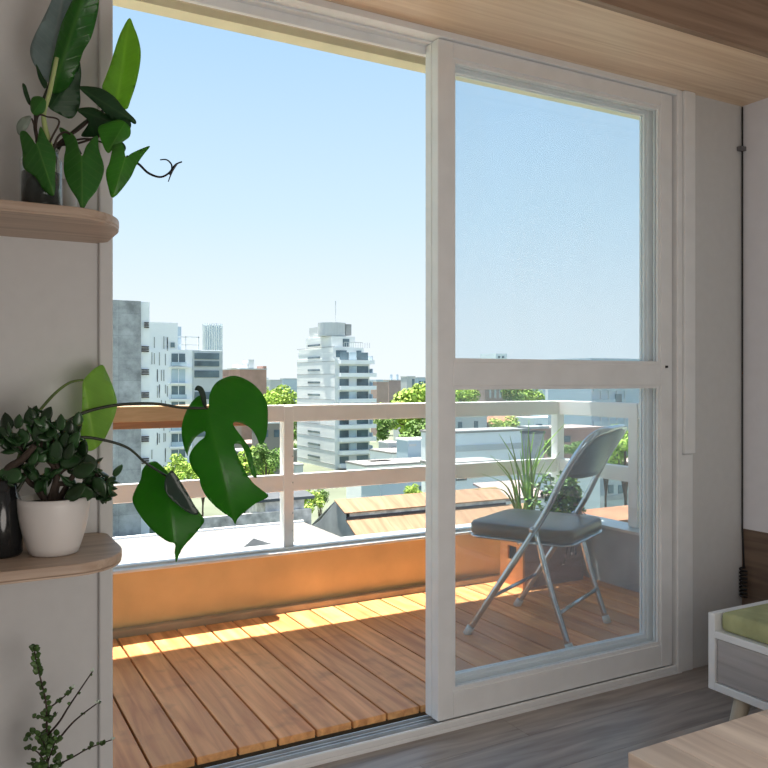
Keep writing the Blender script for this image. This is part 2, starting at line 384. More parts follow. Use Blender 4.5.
# wall to the right: white board above, walnut board below
wr = sthing('wall_right', (XR, 1.0, 0))
MB().box(XR, XR + .1, -1.6, YR, .497, 2.45).build('panel', WALLR, wr, label='white upper board')
MB().box(XR, XR + .1, -1.6, YR, 0, .497).build('panel', WPAN, wr, label='brown wood lower board')
struct(MB().box(-1.6, 2.73, -1.6, 1.60, 2.45, 2.55).build('ceiling', WALL, base=(0, 0, 2.45)))
sf = sthing('trim_1', (1, 1.78, 2.08))
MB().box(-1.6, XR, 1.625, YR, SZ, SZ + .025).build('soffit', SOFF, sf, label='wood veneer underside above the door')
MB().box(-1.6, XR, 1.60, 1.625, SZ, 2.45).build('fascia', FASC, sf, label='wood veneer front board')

# door opening: frame, tracks
dz0, dz1 = .05, 2.05
fr = sthing('trim_2', (1.3, 2.0, 0))
MB().box(XE - .03, XE, 1.885, 2.05, 0, SZ).build('jamb', WALL, fr, bevel=.004)
MB().box(2.242, 2.275, 1.985, 2.05, 0, 2.052).box(2.250, 2.275, 1.950, 1.985, 0, SZ).build('jamb', FRAME, fr, bevel=.004)
h = MB(); h.box(XE, 2.25, 1.9635, 2.05, 2.052, 2.09)
for y0, y1, zz in ((1.9985, 2.0005, 2.045), (2.036, 2.05, 2.026)): h.box(XE, 2.242, y0, y1, zz, 2.052)
h.box(XE, 2.25, 1.952, 1.963, 2.051, SZ)
h.build('head', FRAME, fr, bevel=.0015)
MB().box(XE, 2.25, 1.951, 2.045, -.02, .030).box(XE, 2.25, 1.951, 1.963, .030, .0495).build('sill', FRAME, fr, bevel=.003)
tk = MB()
for y0 in (1.972, 1.9975, 2.012, 2.036): tk.box(XE, 2.242, y0, y0 + .003, .0301, .042)
tk.box(XE, 2.242, 2.0, 2.05, .0301, .033)
tk.build('track', TRACK, fr)
MB().box(2.277, 2.277 + .055, YR - .018, YR, .790, SZ - .001).build('shutter_strip', FRAME, fr, bevel=.003, label='raised white strip ending at mid height')
MB().box(2.277, 2.277 + .055, YR - .006, YR, FZ, .787).build('casing', FRAME, fr, bevel=.002)

def sash(name, x0, x1, y0, y1, wr_, br_):
    o = sthing(name, ((x0 + x1) / 2, (y0 + y1) / 2, dz0))
    w = .054; rz = (dz0, br_, 1.032, 1.104, 2.003 if wr_ < .06 else 1.990, dz1)
    for xa, xb in ((x0, x0 + w), (x1 - wr_, x1)):
        MB().box(xa, xb, y0, y1, dz0, dz1).build('stile', FRAME, o, bevel=.003)
    for a, b in ((rz[0], rz[1]), (rz[2], rz[3]), (rz[4], rz[5])):
        MB().box(x0 + w, x1 - wr_, y0 + .001, y1 - .001, a, b).build('rail', FRAME, o, bevel=.002)
    ym = (y0 + y1) / 2
    for a, b in ((rz[1], rz[2]), (rz[3], rz[4])):
        g = MB().box(x0 + w, x1 - wr_, ym - .002, ym + .002, a, b).build('glass_pane', GLASS, o)
        bd = MB(); q = .011
        for ya, yb in ((y0 + .006, ym - .002), (ym + .002, y1 - .006)):
            xa, xb = x0 + w, x1 - wr_
            bd.box(xa, xa + q, ya, yb, a, b).box(xb - q, xb, ya, yb, a, b).box(xa + q, xb - q, ya, yb, a, a + q).box(xa + q, xb - q, ya, yb, b - q, b)
        bd.build('glazing_bead', FRAME, o)
    return o
s1 = sash('door_1', 1.262, 2.238, 1.964, 1.998, .054, .127)
MB().box(2.203, 2.211, 1.958, 1.9635, 1.092, 1.100).build('lock', CORD, s1)
s2 = sash('door_2', 1.262, 2.238, 2.001, 2.035, .080, .148)

# wall strip cord in place of the dark corner gap, and a coil
t = thing('corner_gap_coil', 'black cord in place of the dark corner gap, with a tight coil by the right wall', 'gap_cord', (XR - .012, YR - .02, .24))
MB().tube([(XR - .008, YR - .008, SZ - .005), (XR - .008, YR - .008, .5), (XR - .012, YR - .018, .355)], .0032, 8).build('gap_cord', CORD, t, True)
mbk = MB(); pts = []
for i in range(8 * 14 + 1):
    a = 2 * math.pi * i / 14; pts.append((XR - .016 + .011 * math.cos(a), YR - .018 + .011 * math.sin(a), .355 - .11 * i / (8 * 14)))
mbk.tube(pts, .004, 6).build('coil', CORD, t, True)
MB().box(XR - .03, XR - .002, YR - .02, YR - .001, 1.90, 1.915).build('clip', FRAMED, t)

# ================================================================== BALCONY
DZ = .03; YP = 3.31; XB = 2.92; XL = -.35
deck = MB(); x = XL
while x < XB - .02:
    deck.box(x + .0035, min(x + .118, XB) - .0035, 2.13, YP - .045, DZ - .022, DZ); x += .118
dk = sthing('floor_balcony', (1.3, 2.7, -.08))
deck.build('deck_boards', DECK, dk, bevel=.002)
jb = MB()
for yy in (2.15, 2.55, 2.95, 3.2): jb.box(XL, XB, yy, yy + .05, -.05, DZ - .022)
jb.build('joist', JOIST, dk)
MB().box(XL - .1, XB + .1, 2.05, 3.5, -.25, -.05).build('slab', SLABU, dk)
cb = MB().box(XL, XB, YP - .045, YP, -.05, DZ + .028)
cb.build('kerb', CURB, dk, bevel=.004)
PZ = .275
struct(MB().box(XL - .1, XB + .13, YP, YP + .16, -.05, PZ).build('wall_parapet', PARA))
struct(MB().box(XB, XB + .13, 2.12, YP, -.05, PZ + .03).build('wall_parapet_side', PARAG))
fc = MB().box(XL - .1, XB + .15, YP - .012, YP + .18, PZ, PZ + .013)
fc.box(XL - .1, XB, YP + .03, YP + .05, PZ + .013, PZ + .022)
struct(fc.build('trim_3', FLASH, bevel=.002))
struct(MB().box(XB - .012, XB + .15, 2.12, YP - .014, PZ + .03, PZ + .043).build('trim_4', FLASH))
struct(MB().box(-1.6, XE - .02, 2.061, 2.10, -.25, 2.64).box(2.276, 4.2, 2.081, 2.12, -.25, 2.64).box(XE - .02, 2.27, 2.051, 2.12, 2.056, 2.64).build('wall_outside', EXT))
# balcony above
sb = sthing('ceiling_balcony', (1, 2.7, 2.6))
MB().box(-1.6, 4.6, 2.10, 3.43, 2.67, 2.85).build('slab', SLABU, sb)
MB().box(-1.6, 4.6, 3.34, 3.43, 2.60, 2.6695).build('edge_beam', BEAMC, sb)

# railing
rl = thing('balcony_railing', 'white painted two-rail metal railing on top of the balcony parapet', 'railing', (1.3, YP + .12, PZ + .013))
ry0, ry1 = YP + .10, YP + .145
yf = YP + .10
def zpx(px, py): return atY(px, py, yf).z
T0, T1, M0, M1 = zpx(350, 420), zpx(350, 404), zpx(350, 487), zpx(350, 471)
xp1 = atY(288.5, 500, yf).x; pw = .048; xc = atY(558.5, 400, yf).x
MB().box(XL, xc, ry0 - .002, ry1 + .002, T0, T1).build('top_rail', RAIL, rl, bevel=.004)
MB().box(XL, xc, ry0 + .003, ry1 - .003, M0, M1).build('middle_rail', RAIL, rl, bevel=.004)
MB().box(xc - .0, xc + .045, 2.13, ry1, T0, T1).build('top_rail', RAIL, rl, bevel=.004)
MB().box(xc + .003, xc + .042, 2.13, ry1 - .003, M0, M1).build('middle_rail', RAIL, rl, bevel=.004)
for (xa, ya) in ((xp1 - pw / 2, ry0 - .006), (xc - .012, ry0 - .006), (XL, ry0 - .006)):
    pz0 = PZ + .013
    MB().box(xa, xa + pw, ya, ya + .055, pz0, T1 - .004).build('post', RAIL, rl, bevel=.003)
xq = atX(636, 400, xc + .02)
MB().box(xc - .004, xc + .05, xq.y - .03, xq.y + .03, PZ + .045, T1 - .004).build('post', RAIL, rl, bevel=.003)
for zz in (.36, .44, .58, .70): MB().lathe((xp1 + .018, ry0 - .008, zz), [(0, -.004), (.004, -.003), (.004, .003), (0, .004)], 8).build('bolt', TRACK, rl)
# wooden bar top on the rail at left
xe = atY(252, 410, yf - .02).x; yb0 = YP - .005
bt = thing('bar_shelf', 'thick wooden bar board fixed to the balcony rail behind the monstera leaf', 'shelf', (.5, YP, T0))
MB().prism([(XL, yb0), (xe - .06, yb0), (xe - .02, yb0 + .015), (xe, yb0 + .05), (xe, ry0 - .007), (XL, ry0 - .007)], T1 - .056, T1 + .008).build('top', BARW, bt, bevel=.003)
MB().box(XL, xe - .03, yb0 + .012, ry0 - .007, T1 - .084, T1 - .0561).build('batten', BARB, bt, bevel=.002, label='brown lower batten')

# ------------------------------------------------------------------ folding chair
ch = thing('folding_chair', 'grey steel folding chair with brown padded seat standing on the balcony deck', 'chair', (2.155, 2.56, DZ))
fw = Vector((-.461, .887, 0)).normalized(); rt = Vector((.887, .461, 0)); c0 = Vector((2.155, 2.56, DZ))
def cp(s, l, z): return c0 + fw * s + rt * l + Vector((0, 0, z))
WF, WR = .240, .215
# long frame: front feet up to the back, one bent tube over the top
lf = [cp(.215, -WF, .015), cp(.060, -WF + .010, .255), cp(-.088, -.222, .487), cp(-.166, -.22, .64), cp(-.213, -.216, .722)]
arc = [cp(-.256, -.203, .787), cp(-.284, -.168, .819), cp(-.302, -.10, .831), cp(-.308, -.03, .834)]
mir = lambda v: v - rt * (2 * (v - c0).dot(rt))
path = lf + arc + [mir(p) for p in (lf + arc)[::-1]]
MB().tube(crom(path, 5), .0125, 10).build('front_frame', STEEL, ch, True)
for sg in (-1, 1):
    l = sg
    MB().tube(crom([cp(-.195, l * WR, .015), cp(-.125, l * (WR + .002), .22), cp(-.060, l * (WR + .002), .445)], 5), .0115, 10).build('rear_leg', STEEL, ch, True)
    MB().tube([cp(-.202, l * WR, 0), cp(-.192, l * WR, .028)], [.017, .015], 12).build('rubber_foot', RUBBER, ch, True)
    MB().tube([cp(.222, l * WF, 0), cp(.206, l * WF, .03)], [.018, .016], 12).build('rubber_foot', RUBBER, ch, True)
    hb = MB().tube([cp(-.075, l * .230, .395), cp(.01, l * .224, .385)], .006, 8)
    hb.tube([cp(-.055, l * .212, .445), cp(-.055, l * .24, .445)], .011, 10)
    hb.build('hinge', STEEL, ch, True)
MB().tube([cp(.128, -WF + .006, .155), cp(.128, WF - .006, .155)], .008, 8).build('crossbar', STEEL, ch, True)
MB().tube([cp(-.155, -WR, .135), cp(-.155, WR, .135)], .008, 8).build('crossbar', STEEL, ch, True)
# seat: pad with rounded corners, rim below
def rrect(hs, hl, r, s0, n=6):
    out = []
    for (cs, cl, a0) in ((hs - r, hl - r, 0), (-hs + r, hl - r, 90), (-hs + r, -hl + r, 180), (hs - r, -hl + r, 270)):
        for k in range(n + 1):
            a = math.radians(a0 + 90 * k / n); out.append((s0 + cs + r * math.cos(a), cl + r * math.sin(a)))
    return out
def pad(z0, z1, hs, hl, r, s0, puff):
    m = MB(); rings = [(z0, .985), (z0 + .006, 1), (z1 - .012, 1), (z1 - .003, .975), (z1, .93), (z1 + puff * .6, .6), (z1 + puff, .2)]
    o = rrect(hs, hl, r, 0); n = len(o); vs = []
    for z, k in rings:
        for s, l in o: vs.append(cp(s0 + s * k, l * k, z - .03 * (s * k) * 0))
    fs = [(i * n + k, i * n + (k + 1) % n, (i + 1) * n + (k + 1) % n, (i + 1) * n + k) for i in range(len(rings) - 1) for k in range(n)]
    fs += [tuple(range(n))[::-1], tuple(range((len(rings) - 1) * n, len(rings) * n))]
    return m.add(vs, fs)
pad(.398, .447, .218, .212, .06, .024, .006).build('seat', VINYL, ch, True)
pad(.388, .3975, .220, .214, .06, .024, 0).build('seat_rim', STEEL, ch, True)
# curved sheet back
m = MB(); vs = []; nu, nv = 14, 8
for j in range(nv + 1):
    q = j / nv; z = .640 + .190 * q
    for i in range(nu + 1):
        e = -1 + 2 * i / nu
        top = .212
        if q > .7: top = .212 - .075 * ((q - .7) / .3) ** 2
        lo = .0 + (.035 * abs(e) ** 6 if q < .15 else 0)
        s = -.160 - (z - .63) * .66 - .045 * (1 - e * e) * (1 - .4 * q)
        vs.append(cp(s, e * top, z + lo * (1 - q / .15 if q < .15 else 0) - (.012 * e * e if q > .9 else 0)))
w_ = nu + 1
m.add(vs, [(j * w_ + i, j * w_ + i + 1, (j + 1) * w_ + i + 1, (j + 1) * w_ + i) for j in range(nv) for i in range(nu)])
m.build('backrest', SHEET, ch, True, solid=.004)

# ------------------------------------------------------------------ planter crate with plants
pc = Vector((2.47, 3.08, DZ)); px1, py1 = 2.86, YP - .05
pl = thing('planter_crate', 'wooden planter crate with a square side hole behind the folding chair', 'planter', (2.68, 3.17, DZ))
MB().box(pc.x + .012, px1, pc.y, pc.y + .012, DZ, .33).build('front_board', CRATEG, pl, label='grey brown front outside the painted bounce light')
MB().box(pc.x + .012, px1, py1 - .012, py1, DZ, .33).build('back_board', CRATE, pl)
hy0, hy1, hz0, hz1 = pc.y + .05, pc.y + .12, .155, .225
e = MB(); e.box(pc.x, pc.x + .012, pc.y, hy0, DZ, .33).box(pc.x, pc.x + .012, hy1, py1, DZ, .33).box(pc.x, pc.x + .012, hy0, hy1, DZ, hz0).box(pc.x, pc.x + .012, hy0, hy1, hz1, .33)
e.build('side_board', CRATE, pl)
MB().box(px1 - .0119, px1, pc.y + .013, py1 - .013, DZ, .33).build('side_board', CRATE, pl)
MB().box(pc.x + .03, px1 - .013, pc.y + .013, py1 - .013, DZ + .02, .30).build('soil', SOIL, pl)
# strap leaved plant
random.seed(3)
gx = atY(527, 500, 3.17); gb = Vector((gx.x, 3.17, .30))
sp = thing('strap_leaf_plant', 'tall plant with long narrow upright green blades in the wooden planter', 'plant', gb)
m = MB()
tips = [(545, 430), (534, 432), (510, 436), (555, 440), (499, 434), (482, 474), (566, 423), (520, 450), (514, 462), (540, 455), (504, 466), (529, 420), (551, 470), (523, 470), (534, 465), (472, 490), (490, 455), (560, 452), (525, 440), (508, 452), (516, 474), (539, 446), (545, 462), (529, 436), (496, 462), (521, 430)]
for k, (tx, ty) in enumerate(tips):
    Y = 3.17 + random.uniform(-.06, .08); tp = atY(tx, ty, Y)
    b = gb + Vector((random.uniform(-.03, .03), random.uniform(-.03, .03), 0)); b.y = min(b.y, YP - .09)
    mid = b.lerp(tp, .5) + Vector((-(tp.x - b.x) * .16, 0, .03 * abs(tp.x - b.x) / .1))
    m.blade(crom([b, mid, tp], 7), random.uniform(.003, .006), (.85, -.5, 0))
m.build('foliage', M_GRASS, sp, True, solid=.0012)
sh = thing('bushy_plant', 'bushy small-leaved green plant with white specks in the wooden planter', 'plant', (2.75, 3.17, .30))
m = MB(); tw = MB(); dr = MB(); bl = MB()
for k in range(85):
    Y = random.uniform(3.09, 3.24); tp = atY(random.gauss(572, 15), random.uniform(474, 522), Y)
    tp.x = min(tp.x, 2.89)
    b = Vector((2.74 + random.uniform(-.06, .06), 3.17, .30)); md = b.lerp(tp, .55) + Vector((0, 0, .03))
    pts = crom([b, md, tp], 5); tw.tube(pts, .0018, 5)
    for p in pts[3:]:
        for q in range(3):
            d = Vector((random.gauss(0, 1), random.gauss(0, 1), random.gauss(.2, .7)))
            m.flat(p, d, (random.gauss(0, .5), random.gauss(0, .5), 1), random.uniform(.022, .040), random.uniform(.015, .025), .1)
        if random.random() < .16: bl.flat(p + Vector((0, 0, .01)), (random.gauss(0, 1), random.gauss(0, 1), 1), (0, -1, .3), .014, .012)
tw.build('twig', TWIG, sh); m.build('foliage', M_BUSH, sh); bl.build('blossom', M_BUD, sh)
tr = thing('trailing_plant', 'dry reddish trailing plant spilling from the right end of the planter', 'plant', (2.83, 3.15, .30))
tw = MB()
for k in range(12):
    tp = Vector((random.uniform(2.80, 2.885), random.uniform(3.02, 3.2), random.uniform(.29, .42)))
    if k < 4: tp = Vector((random.uniform(2.70, 2.84), 3.055, random.uniform(.12, .26)))
    b = Vector((2.82, 3.15, .30)); md = b.lerp(tp, .5) + Vector((0, -.03, .05)); pts = crom([b, md, tp], 5); tw.tube(pts, .0016, 5)
    for p in pts[2:]:
        for q in range(2): dr.flat(p, (random.gauss(0, 1), random.gauss(0, 1), random.gauss(0, 1)), (0, -.4, 1), random.uniform(.014, .026), .01, .2)
tw.build('twig', TWIG, tr); dr.build('foliage', M_DRY, tr)

# ================================================================== LEFT SHELVES
def shelf(name, label, z0, z1, yfront, xend):
    o = thing(name, label, 'shelf', (-.3, YW - .1, z0), )
    r = .11; poly = [(-1.2, YW - .0005), (-1.2, yfront)]
    for k in range(13):
        a = math.radians(-90 + 90 * k / 12); poly.append((xend - r + r * math.cos(a), yfront + r * 1.25 + r * 1.25 * math.sin(a)))
    poly.append((xend, YW - .03)); poly.append((XE - .032, YW - .0005))
    MB().prism(poly, z0 + .004, z1).build('board', SHELF, o, bevel=.003)
    poly2 = [(x_, y_ + .001) if i < 2 else (x_ - .001, y_) for i, (x_, y_) in enumerate(poly)]
    MB().prism(poly2, z0, z0 + .004).build('edge_band', SHELF, o)
    return o
UZ0, UZ1 = 1.36, 1.381
shelf('wall_shelf', 'upper rounded wooden wall shelf holding the leafy jar', UZ0, UZ1, 1.615, XE - .014)
LZ1 = .705; LZ0 = .682
shelf('wall_shelf', 'lower rounded wooden wall shelf under the white plant pot', LZ0, LZ1, 1.585, XE - .014)

# --- upper shelf: jar, cup, cuttings
jc = atY(41.5, 200, 1.73); jr = 20 * (1.73 / ray(41.5)[1]) / F
zr = UZ1; jh = .132
jar = thing('glass_jar', 'glass jar of dark water holding leafy cuttings on the upper shelf', 'jar', (jc.x, jc.y, zr))
MB().lathe((jc.x, jc.y, zr), [(0, 0), (jr * .9, 0), (jr, .008), (jr, jh * .80), (jr * .82, jh * .9), (jr * .82, jh), (jr * .76, jh), (jr * .76, jh * .9), (jr * .94, jh * .79), (jr * .94, .012), (0, .010)], 28).build('glass', JARG, jar, True)
MB().lathe((jc.x, jc.y, zr), [(0, .012), (jr * .93, .012), (jr * .93, jh * .62), (0, jh * .62)], 28).build('water', WATER, jar, True)
cc = atY(69, 200, 1.82); cr = 8.5 * (1.82 / ray(69)[1]) / F
tag(MB().lathe((cc.x, cc.y, zr), [(0, 0), (cr * .8, 0), (cr, .095), (cr * .92, .095), (cr * .74, .006), (0, .006)], 24).build('small_cup', CUPM, None, True), 'small cloudy white cup beside the glass jar on the upper shelf', 'cup')
Z1 = (0, 0, .3385)
z1 = lambda x, y: (x * .3385, y * .3385)
ta = jc.x * S_ + jc.y * C_                                  # depth of the jar
pd = thing('paddle_leaf_cutting', 'cutting with tall paddle-shaped leaves and a pale stalk in the glass jar', 'plant', (jc.x, jc.y, zr + .02))
outline_leaf('leaf', M_PAD, pd, [(275, -95), (293, -50), (293, 0), (286, 50), (270, 110), (247, 150), (236, 182), (220, 222), (206, 250), (190, 268), (165, 276), (148, 270), (145, 240), (151, 200), (160, 160), (171, 110), (186, 60), (214, 0), (240, -60)], (152, 275), (275, -95), ta - .01, -.0002, .0006, .5, .3, Z1, wav=.12)
outline_leaf('leaf', M_PADB, pd, [(196, -70), (215, 0), (190, 60), (168, 130), (154, 190), (148, 240), (135, 238), (116, 212), (98, 185), (89, 150), (100, 110), (130, 50), (153, 0), (170, -45)], (146, 242), (194, -70), ta + .03, .0006, .0003, .5, .0, Z1, label='silvery back of a paddle leaf')
outline_leaf('leaf', M_DRK, pd, [(233, 176), (240, 215), (236, 262), (236, 310), (212, 350), (172, 336), (143, 316), (143, 288), (170, 265), (200, 250), (220, 215)], (160, 300), (236, 190), ta + .05, .0003, 0, .4, 0, Z1)
outline_leaf('leaf', M_DRK, pd, [(108, 190), (128, 228), (140, 246), (132, 262), (118, 240), (110, 215)], (110, 195), (134, 260), ta + .02, 0, 0, .3, 0, Z1, step=2)
outline_leaf('leaf', M_PADL, pd, [(382, 54), (396, 80), (409, 115), (416, 155), (412, 200), (401, 250), (386, 295), (375, 322), (352, 318), (325, 290), (302, 262), (311, 230), (326, 190), (341, 140), (357, 95)], (345, 305), (382, 54), ta + .09, .0005, -.0003, -.35, .4, Z1, label='bright backlit paddle leaf')
def px_tube(m, pts, t0, r, t1=None, n=8, zoom=Z1):
    ox, oy, k = zoom; q = len(pts); t1 = t0 if t1 is None else t1
    P = [at(ox + x * k, oy + y * k, t0 + (t1 - t0) * i / (q - 1)) for i, (x, y) in enumerate(pts)]
    P = crom(P, 6); rr = [r[0] + (r[1] - r[0]) * i / (len(P) - 1) for i in range(len(P))]
    m.tube(P, rr, n)
m = MB(); px_tube(m, [(152, 560), (155, 470), (142, 410), (132, 370), (130, 330), (146, 275), (168, 170)], ta, (.0065, .004), ta - .01)
m.build('stalk', STALK, pd, True)
m = MB(); px_tube(m, [(120, 560), (112, 430), (104, 360), (130, 290), (150, 240)], ta + .01, (.004, .003), ta + .03)
px_tube(m, [(160, 540), (172, 440), (240, 370), (300, 330), (345, 300)], ta + .01, (.004, .003), ta + .09)
m.build('stem', PETI, pd, True)
ar = thing('arrowhead_vine_cutting', 'cutting with drooping arrowhead leaves and a curled tendril in the glass jar', 'plant', (jc.x + .01, jc.y, zr + .02))
A = lambda nm, mat, out, a, b, dt, ax=0., ay=0., fold=.35, **k: outline_leaf('leaf', mat, ar, out, a, b, ta + dt, ax, ay, fold, .25, Z1, step=3, **k)
A('leaf', M_DRK, [(234, 258), (270, 256), (305, 264), (340, 288), (366, 320), (400, 354), (398, 367), (370, 352), (330, 352), (300, 322), (265, 290)], (240, 262), (398, 360), .02)
A('leaf', M_DRK, [(228, 325), (270, 317), (300, 329), (330, 344), (360, 344), (386, 360), (382, 382), (350, 372), (300, 402), (270, 405), (240, 400), (262, 360)], (235, 328), (380, 375), .04)
A('leaf', M_ARRL, [(290, 378), (320, 362), (355, 354), (383, 374), (384, 402), (362, 420), (336, 440), (318, 452), (303, 425)], (370, 362), (318, 450), -.01)
A('leaf', M_ARR, [(175, 379), (200, 387), (224, 407), (241, 461), (256, 430), (287, 400), (292, 440), (307, 490), (303, 522), (286, 562), (262, 592), (243, 621), (230, 592), (205, 552), (190, 512), (189, 470), (194, 430)], (241, 450), (243, 618), -.05, 0, -.0006)
A('leaf', M_ARRL, [(335, 430), (350, 414), (364, 430), (372, 464), (386, 454), (416, 440), (443, 432), (422, 460), (402, 490), (382, 530), (335, 584), (320, 552), (313, 510), (324, 478)], (372, 458), (335, 580), -.02, .0006)
A('leaf', M_ARR, [(59, 396), (75, 387), (95, 410), (108, 424), (119, 374), (140, 410), (164, 450), (163, 500), (160, 576), (131, 562), (104, 522), (70, 496), (67, 450)], (108, 420), (158, 572), -.06)
A('leaf', M_SHE, [(49, 371), (60, 352), (75, 344), (92, 344), (86, 370), (66, 396), (53, 396)], (90, 348), (54, 394), -.03)
A('leaf', M_ARR, [(94, 290), (119, 285), (136, 300), (131, 330), (106, 341), (91, 326)], (98, 335), (130, 290), -.03)
A('leaf', M_DRK, [(66, 247), (76, 252), (84, 276), (91, 300), (86, 310), (76, 292), (69, 270)], (88, 308), (67, 248), -.01)
A('leaf', M_DRK, [(338, 428), (352, 415), (366, 424), (372, 440), (358, 462), (342, 470), (335, 450)], (366, 420), (342, 468), .0)
m = MB()
for P, t1, r0 in (([(150, 540), (158, 445), (175, 400), (205, 395), (240, 455)], .0, .0028), ([(150, 540), (160, 440), (225, 425), (300, 400), (350, 370)], .06, .003), ([(155, 540), (163, 436), (230, 385), (270, 352), (296, 330)], .08, .003),
                  ([(145, 540), (150, 440), (180, 425), (250, 410), (300, 420), (366, 450)], .06, .0028), ([(140, 540), (145, 430), (175, 360), (140, 345), (112, 345), (106, 420)], -.05, .0022), ([(130, 540), (118, 440), (104, 380), (94, 350)], -.03, .0026), ([(140, 540), (110, 400), (100, 330), (86, 305)], -.02, .0024)):
    px_tube(m, P, ta, (r0, r0 * .6), ta + t1)
m.build('stem', TWIG, ar, True)
m = MB(); px_tube(m, [(375, 462), (410, 485), (438, 511), (472, 523), (498, 512), (518, 487), (537, 478)], ta + .02, (.0028, .0015), ta - .03)
px_tube(m, [(473, 472), (492, 472), (506, 485), (507, 502), (500, 516)], ta - .04, (.0012, .002)); px_tube(m, [(522, 484), (508, 508), (497, 537)], ta - .04, (.0022, .0009))
m.build('tendril', DARKGL, ar, True)

# --- lower shelf: jade plant in a white pot
pcn = atY(54, 540, 1.71); tp_ = pcn.x * S_ + pcn.y * C_; k_ = tp_ / F
R0, R1, PH = 23 * k_, 34 * k_, 56 * k_
jd = thing('potted_jade_plant', 'jade plant with dark oval leaves in a tapered white pot on the lower shelf', 'plant', (pcn.x, pcn.y, LZ1))
prof = [(0, 0), (R0 * .9, 0), (R0, .003)] + [(R0 + (R1 - R0) * math.sin(q / 8 * math.pi / 2) ** .9, .003 + (PH - .003) * q / 8) for q in range(1, 9)] + [(R1 - .004, PH + .001), (R1 - .006, PH - .012), (0, PH - .012)]
MB().lathe((pcn.x, pcn.y, LZ1), prof, 40).build('pot', CERAM, jd, True)
MB().lathe((pcn.x, pcn.y, LZ1 + PH - .0115), [(0, .004), (R1 * .6, .003), (R1 - .007, 0)], 24).build('soil', SOIL, jd, True)
random.seed(11)
Z2 = (0, 380, .1693)                                           # 0..130 crop
br = MB(); fo = MB()
sb_ = (54, 500)
branches = [[(270, 720), (240, 650), (180, 610), (150, 560), (170, 480), (110, 390), (60, 340), (0, 350)],
            [(320, 730), (330, 600), (345, 520), (300, 430), (320, 330), (300, 260)],
            [(330, 730), (340, 620), (420, 620), (500, 630), (570, 615), (675, 572)],
            [(310, 720), (345, 560), (420, 500), (470, 430), (450, 330)],
            [(260, 700), (220, 640), (260, 590), (300, 555)],
            [(290, 720), (330, 540), (230, 420), (210, 300), (190, 230)],
            [(340, 720), (410, 600), (470, 520), (540, 520), (590, 600), (630, 690)],
            [(150, 560), (100, 590), (40, 600), (0, 610)], [(180, 480), (240, 420), (260, 300), (270, 200)]]
spots = []
for i, b in enumerate(branches):
    off = random.uniform(-.05, .04) if i else -.02
    P = [at(x * .1693, 380 + y * .1693, tp_ + off * j / (len(b) - 1)) for j, (x, y) in enumerate(b)]
    P = crom(P, 5); n_ = len(P); br.tube(P, [.0065 * (1 - .72 * j / n_) for j in range(n_)], 7)
    for j in range(int(n_ * .45), n_): spots.append((P[j], (P[j] - P[j - 1]).normalized()))
for p, d in spots:
    for q in range(1 + (random.random() < .35)):
        dd = d * .5 + Vector((random.gauss(0, .9), random.gauss(-.2, .8), random.gauss(.1, .8)))
        s_ = random.uniform(.026, .040)
        fo.ell(p, dd, (random.gauss(0, .6), -.5 + random.gauss(0, .6), .8), s_, s_ * random.uniform(.58, .75), .006)
named = [((40, 250), (-.1, 1), .042), ((180, 215), (0, 1), .036), ((110, 245), (.2, 1), .03), ((310, 335), (.1, 1), .032), ((255, 600), (.9, .35), .045), ((420, 480), (1, .1), .046), ((480, 675), (-.8, -.3), .055), ((450, 660), (.6, .4), .05), ((490, 410), (.2, 1), .034), ((530, 490), (-.3, .9), .038),
         ((550, 560), (.6, .3), .045), ((590, 630), (.6, -1), .045), ((280, 200), (.5, .8), .034), ((400, 290), (.3, .9), .04), ((330, 420), (.1, 1), .046), ((300, 400), (-.3, 1), .04), ((240, 440), (-.4, .8), .036), ((220, 320), (-.2, 1), .036), ((60, 560), (-.9, .2), .05), ((460, 230), (.1, .9), .03), ((140, 330), (-.4, .8), .034), ((440, 350), (.4, .6), .036),
         ((90, 350), (-.6, .8), .034), ((200, 460), (.4, .6), .034), ((30, 330), (-.6, .6), .03), ((360, 250), (.1, 1), .034), ((260, 260), (.1, 1), .034), ((500, 530), (.9, .3), .05), ((270, 350), (0, 1), .04), ((380, 360), (.2, 1), .04), ((350, 480), (.5, .6), .045), ((410, 420), (.3, .6), .04)]
for (x, y), (dx, dz), s_ in named:
    p = at(x * .1693, 380 + y * .1693, tp_ + random.uniform(-.05, .03))
    d = Vector((dx * C_, -dx * S_, dz)).normalized()
    fo.ell(p - d * s_ / 2, d, (-S_ + random.gauss(0, .3), -C_ + random.gauss(0, .3), random.gauss(.3, .3)), s_, s_ * .72, .007, 9, 7)
br.build('branch', BARK, jd, True); fo.build('foliage', M_JADE, jd, True)

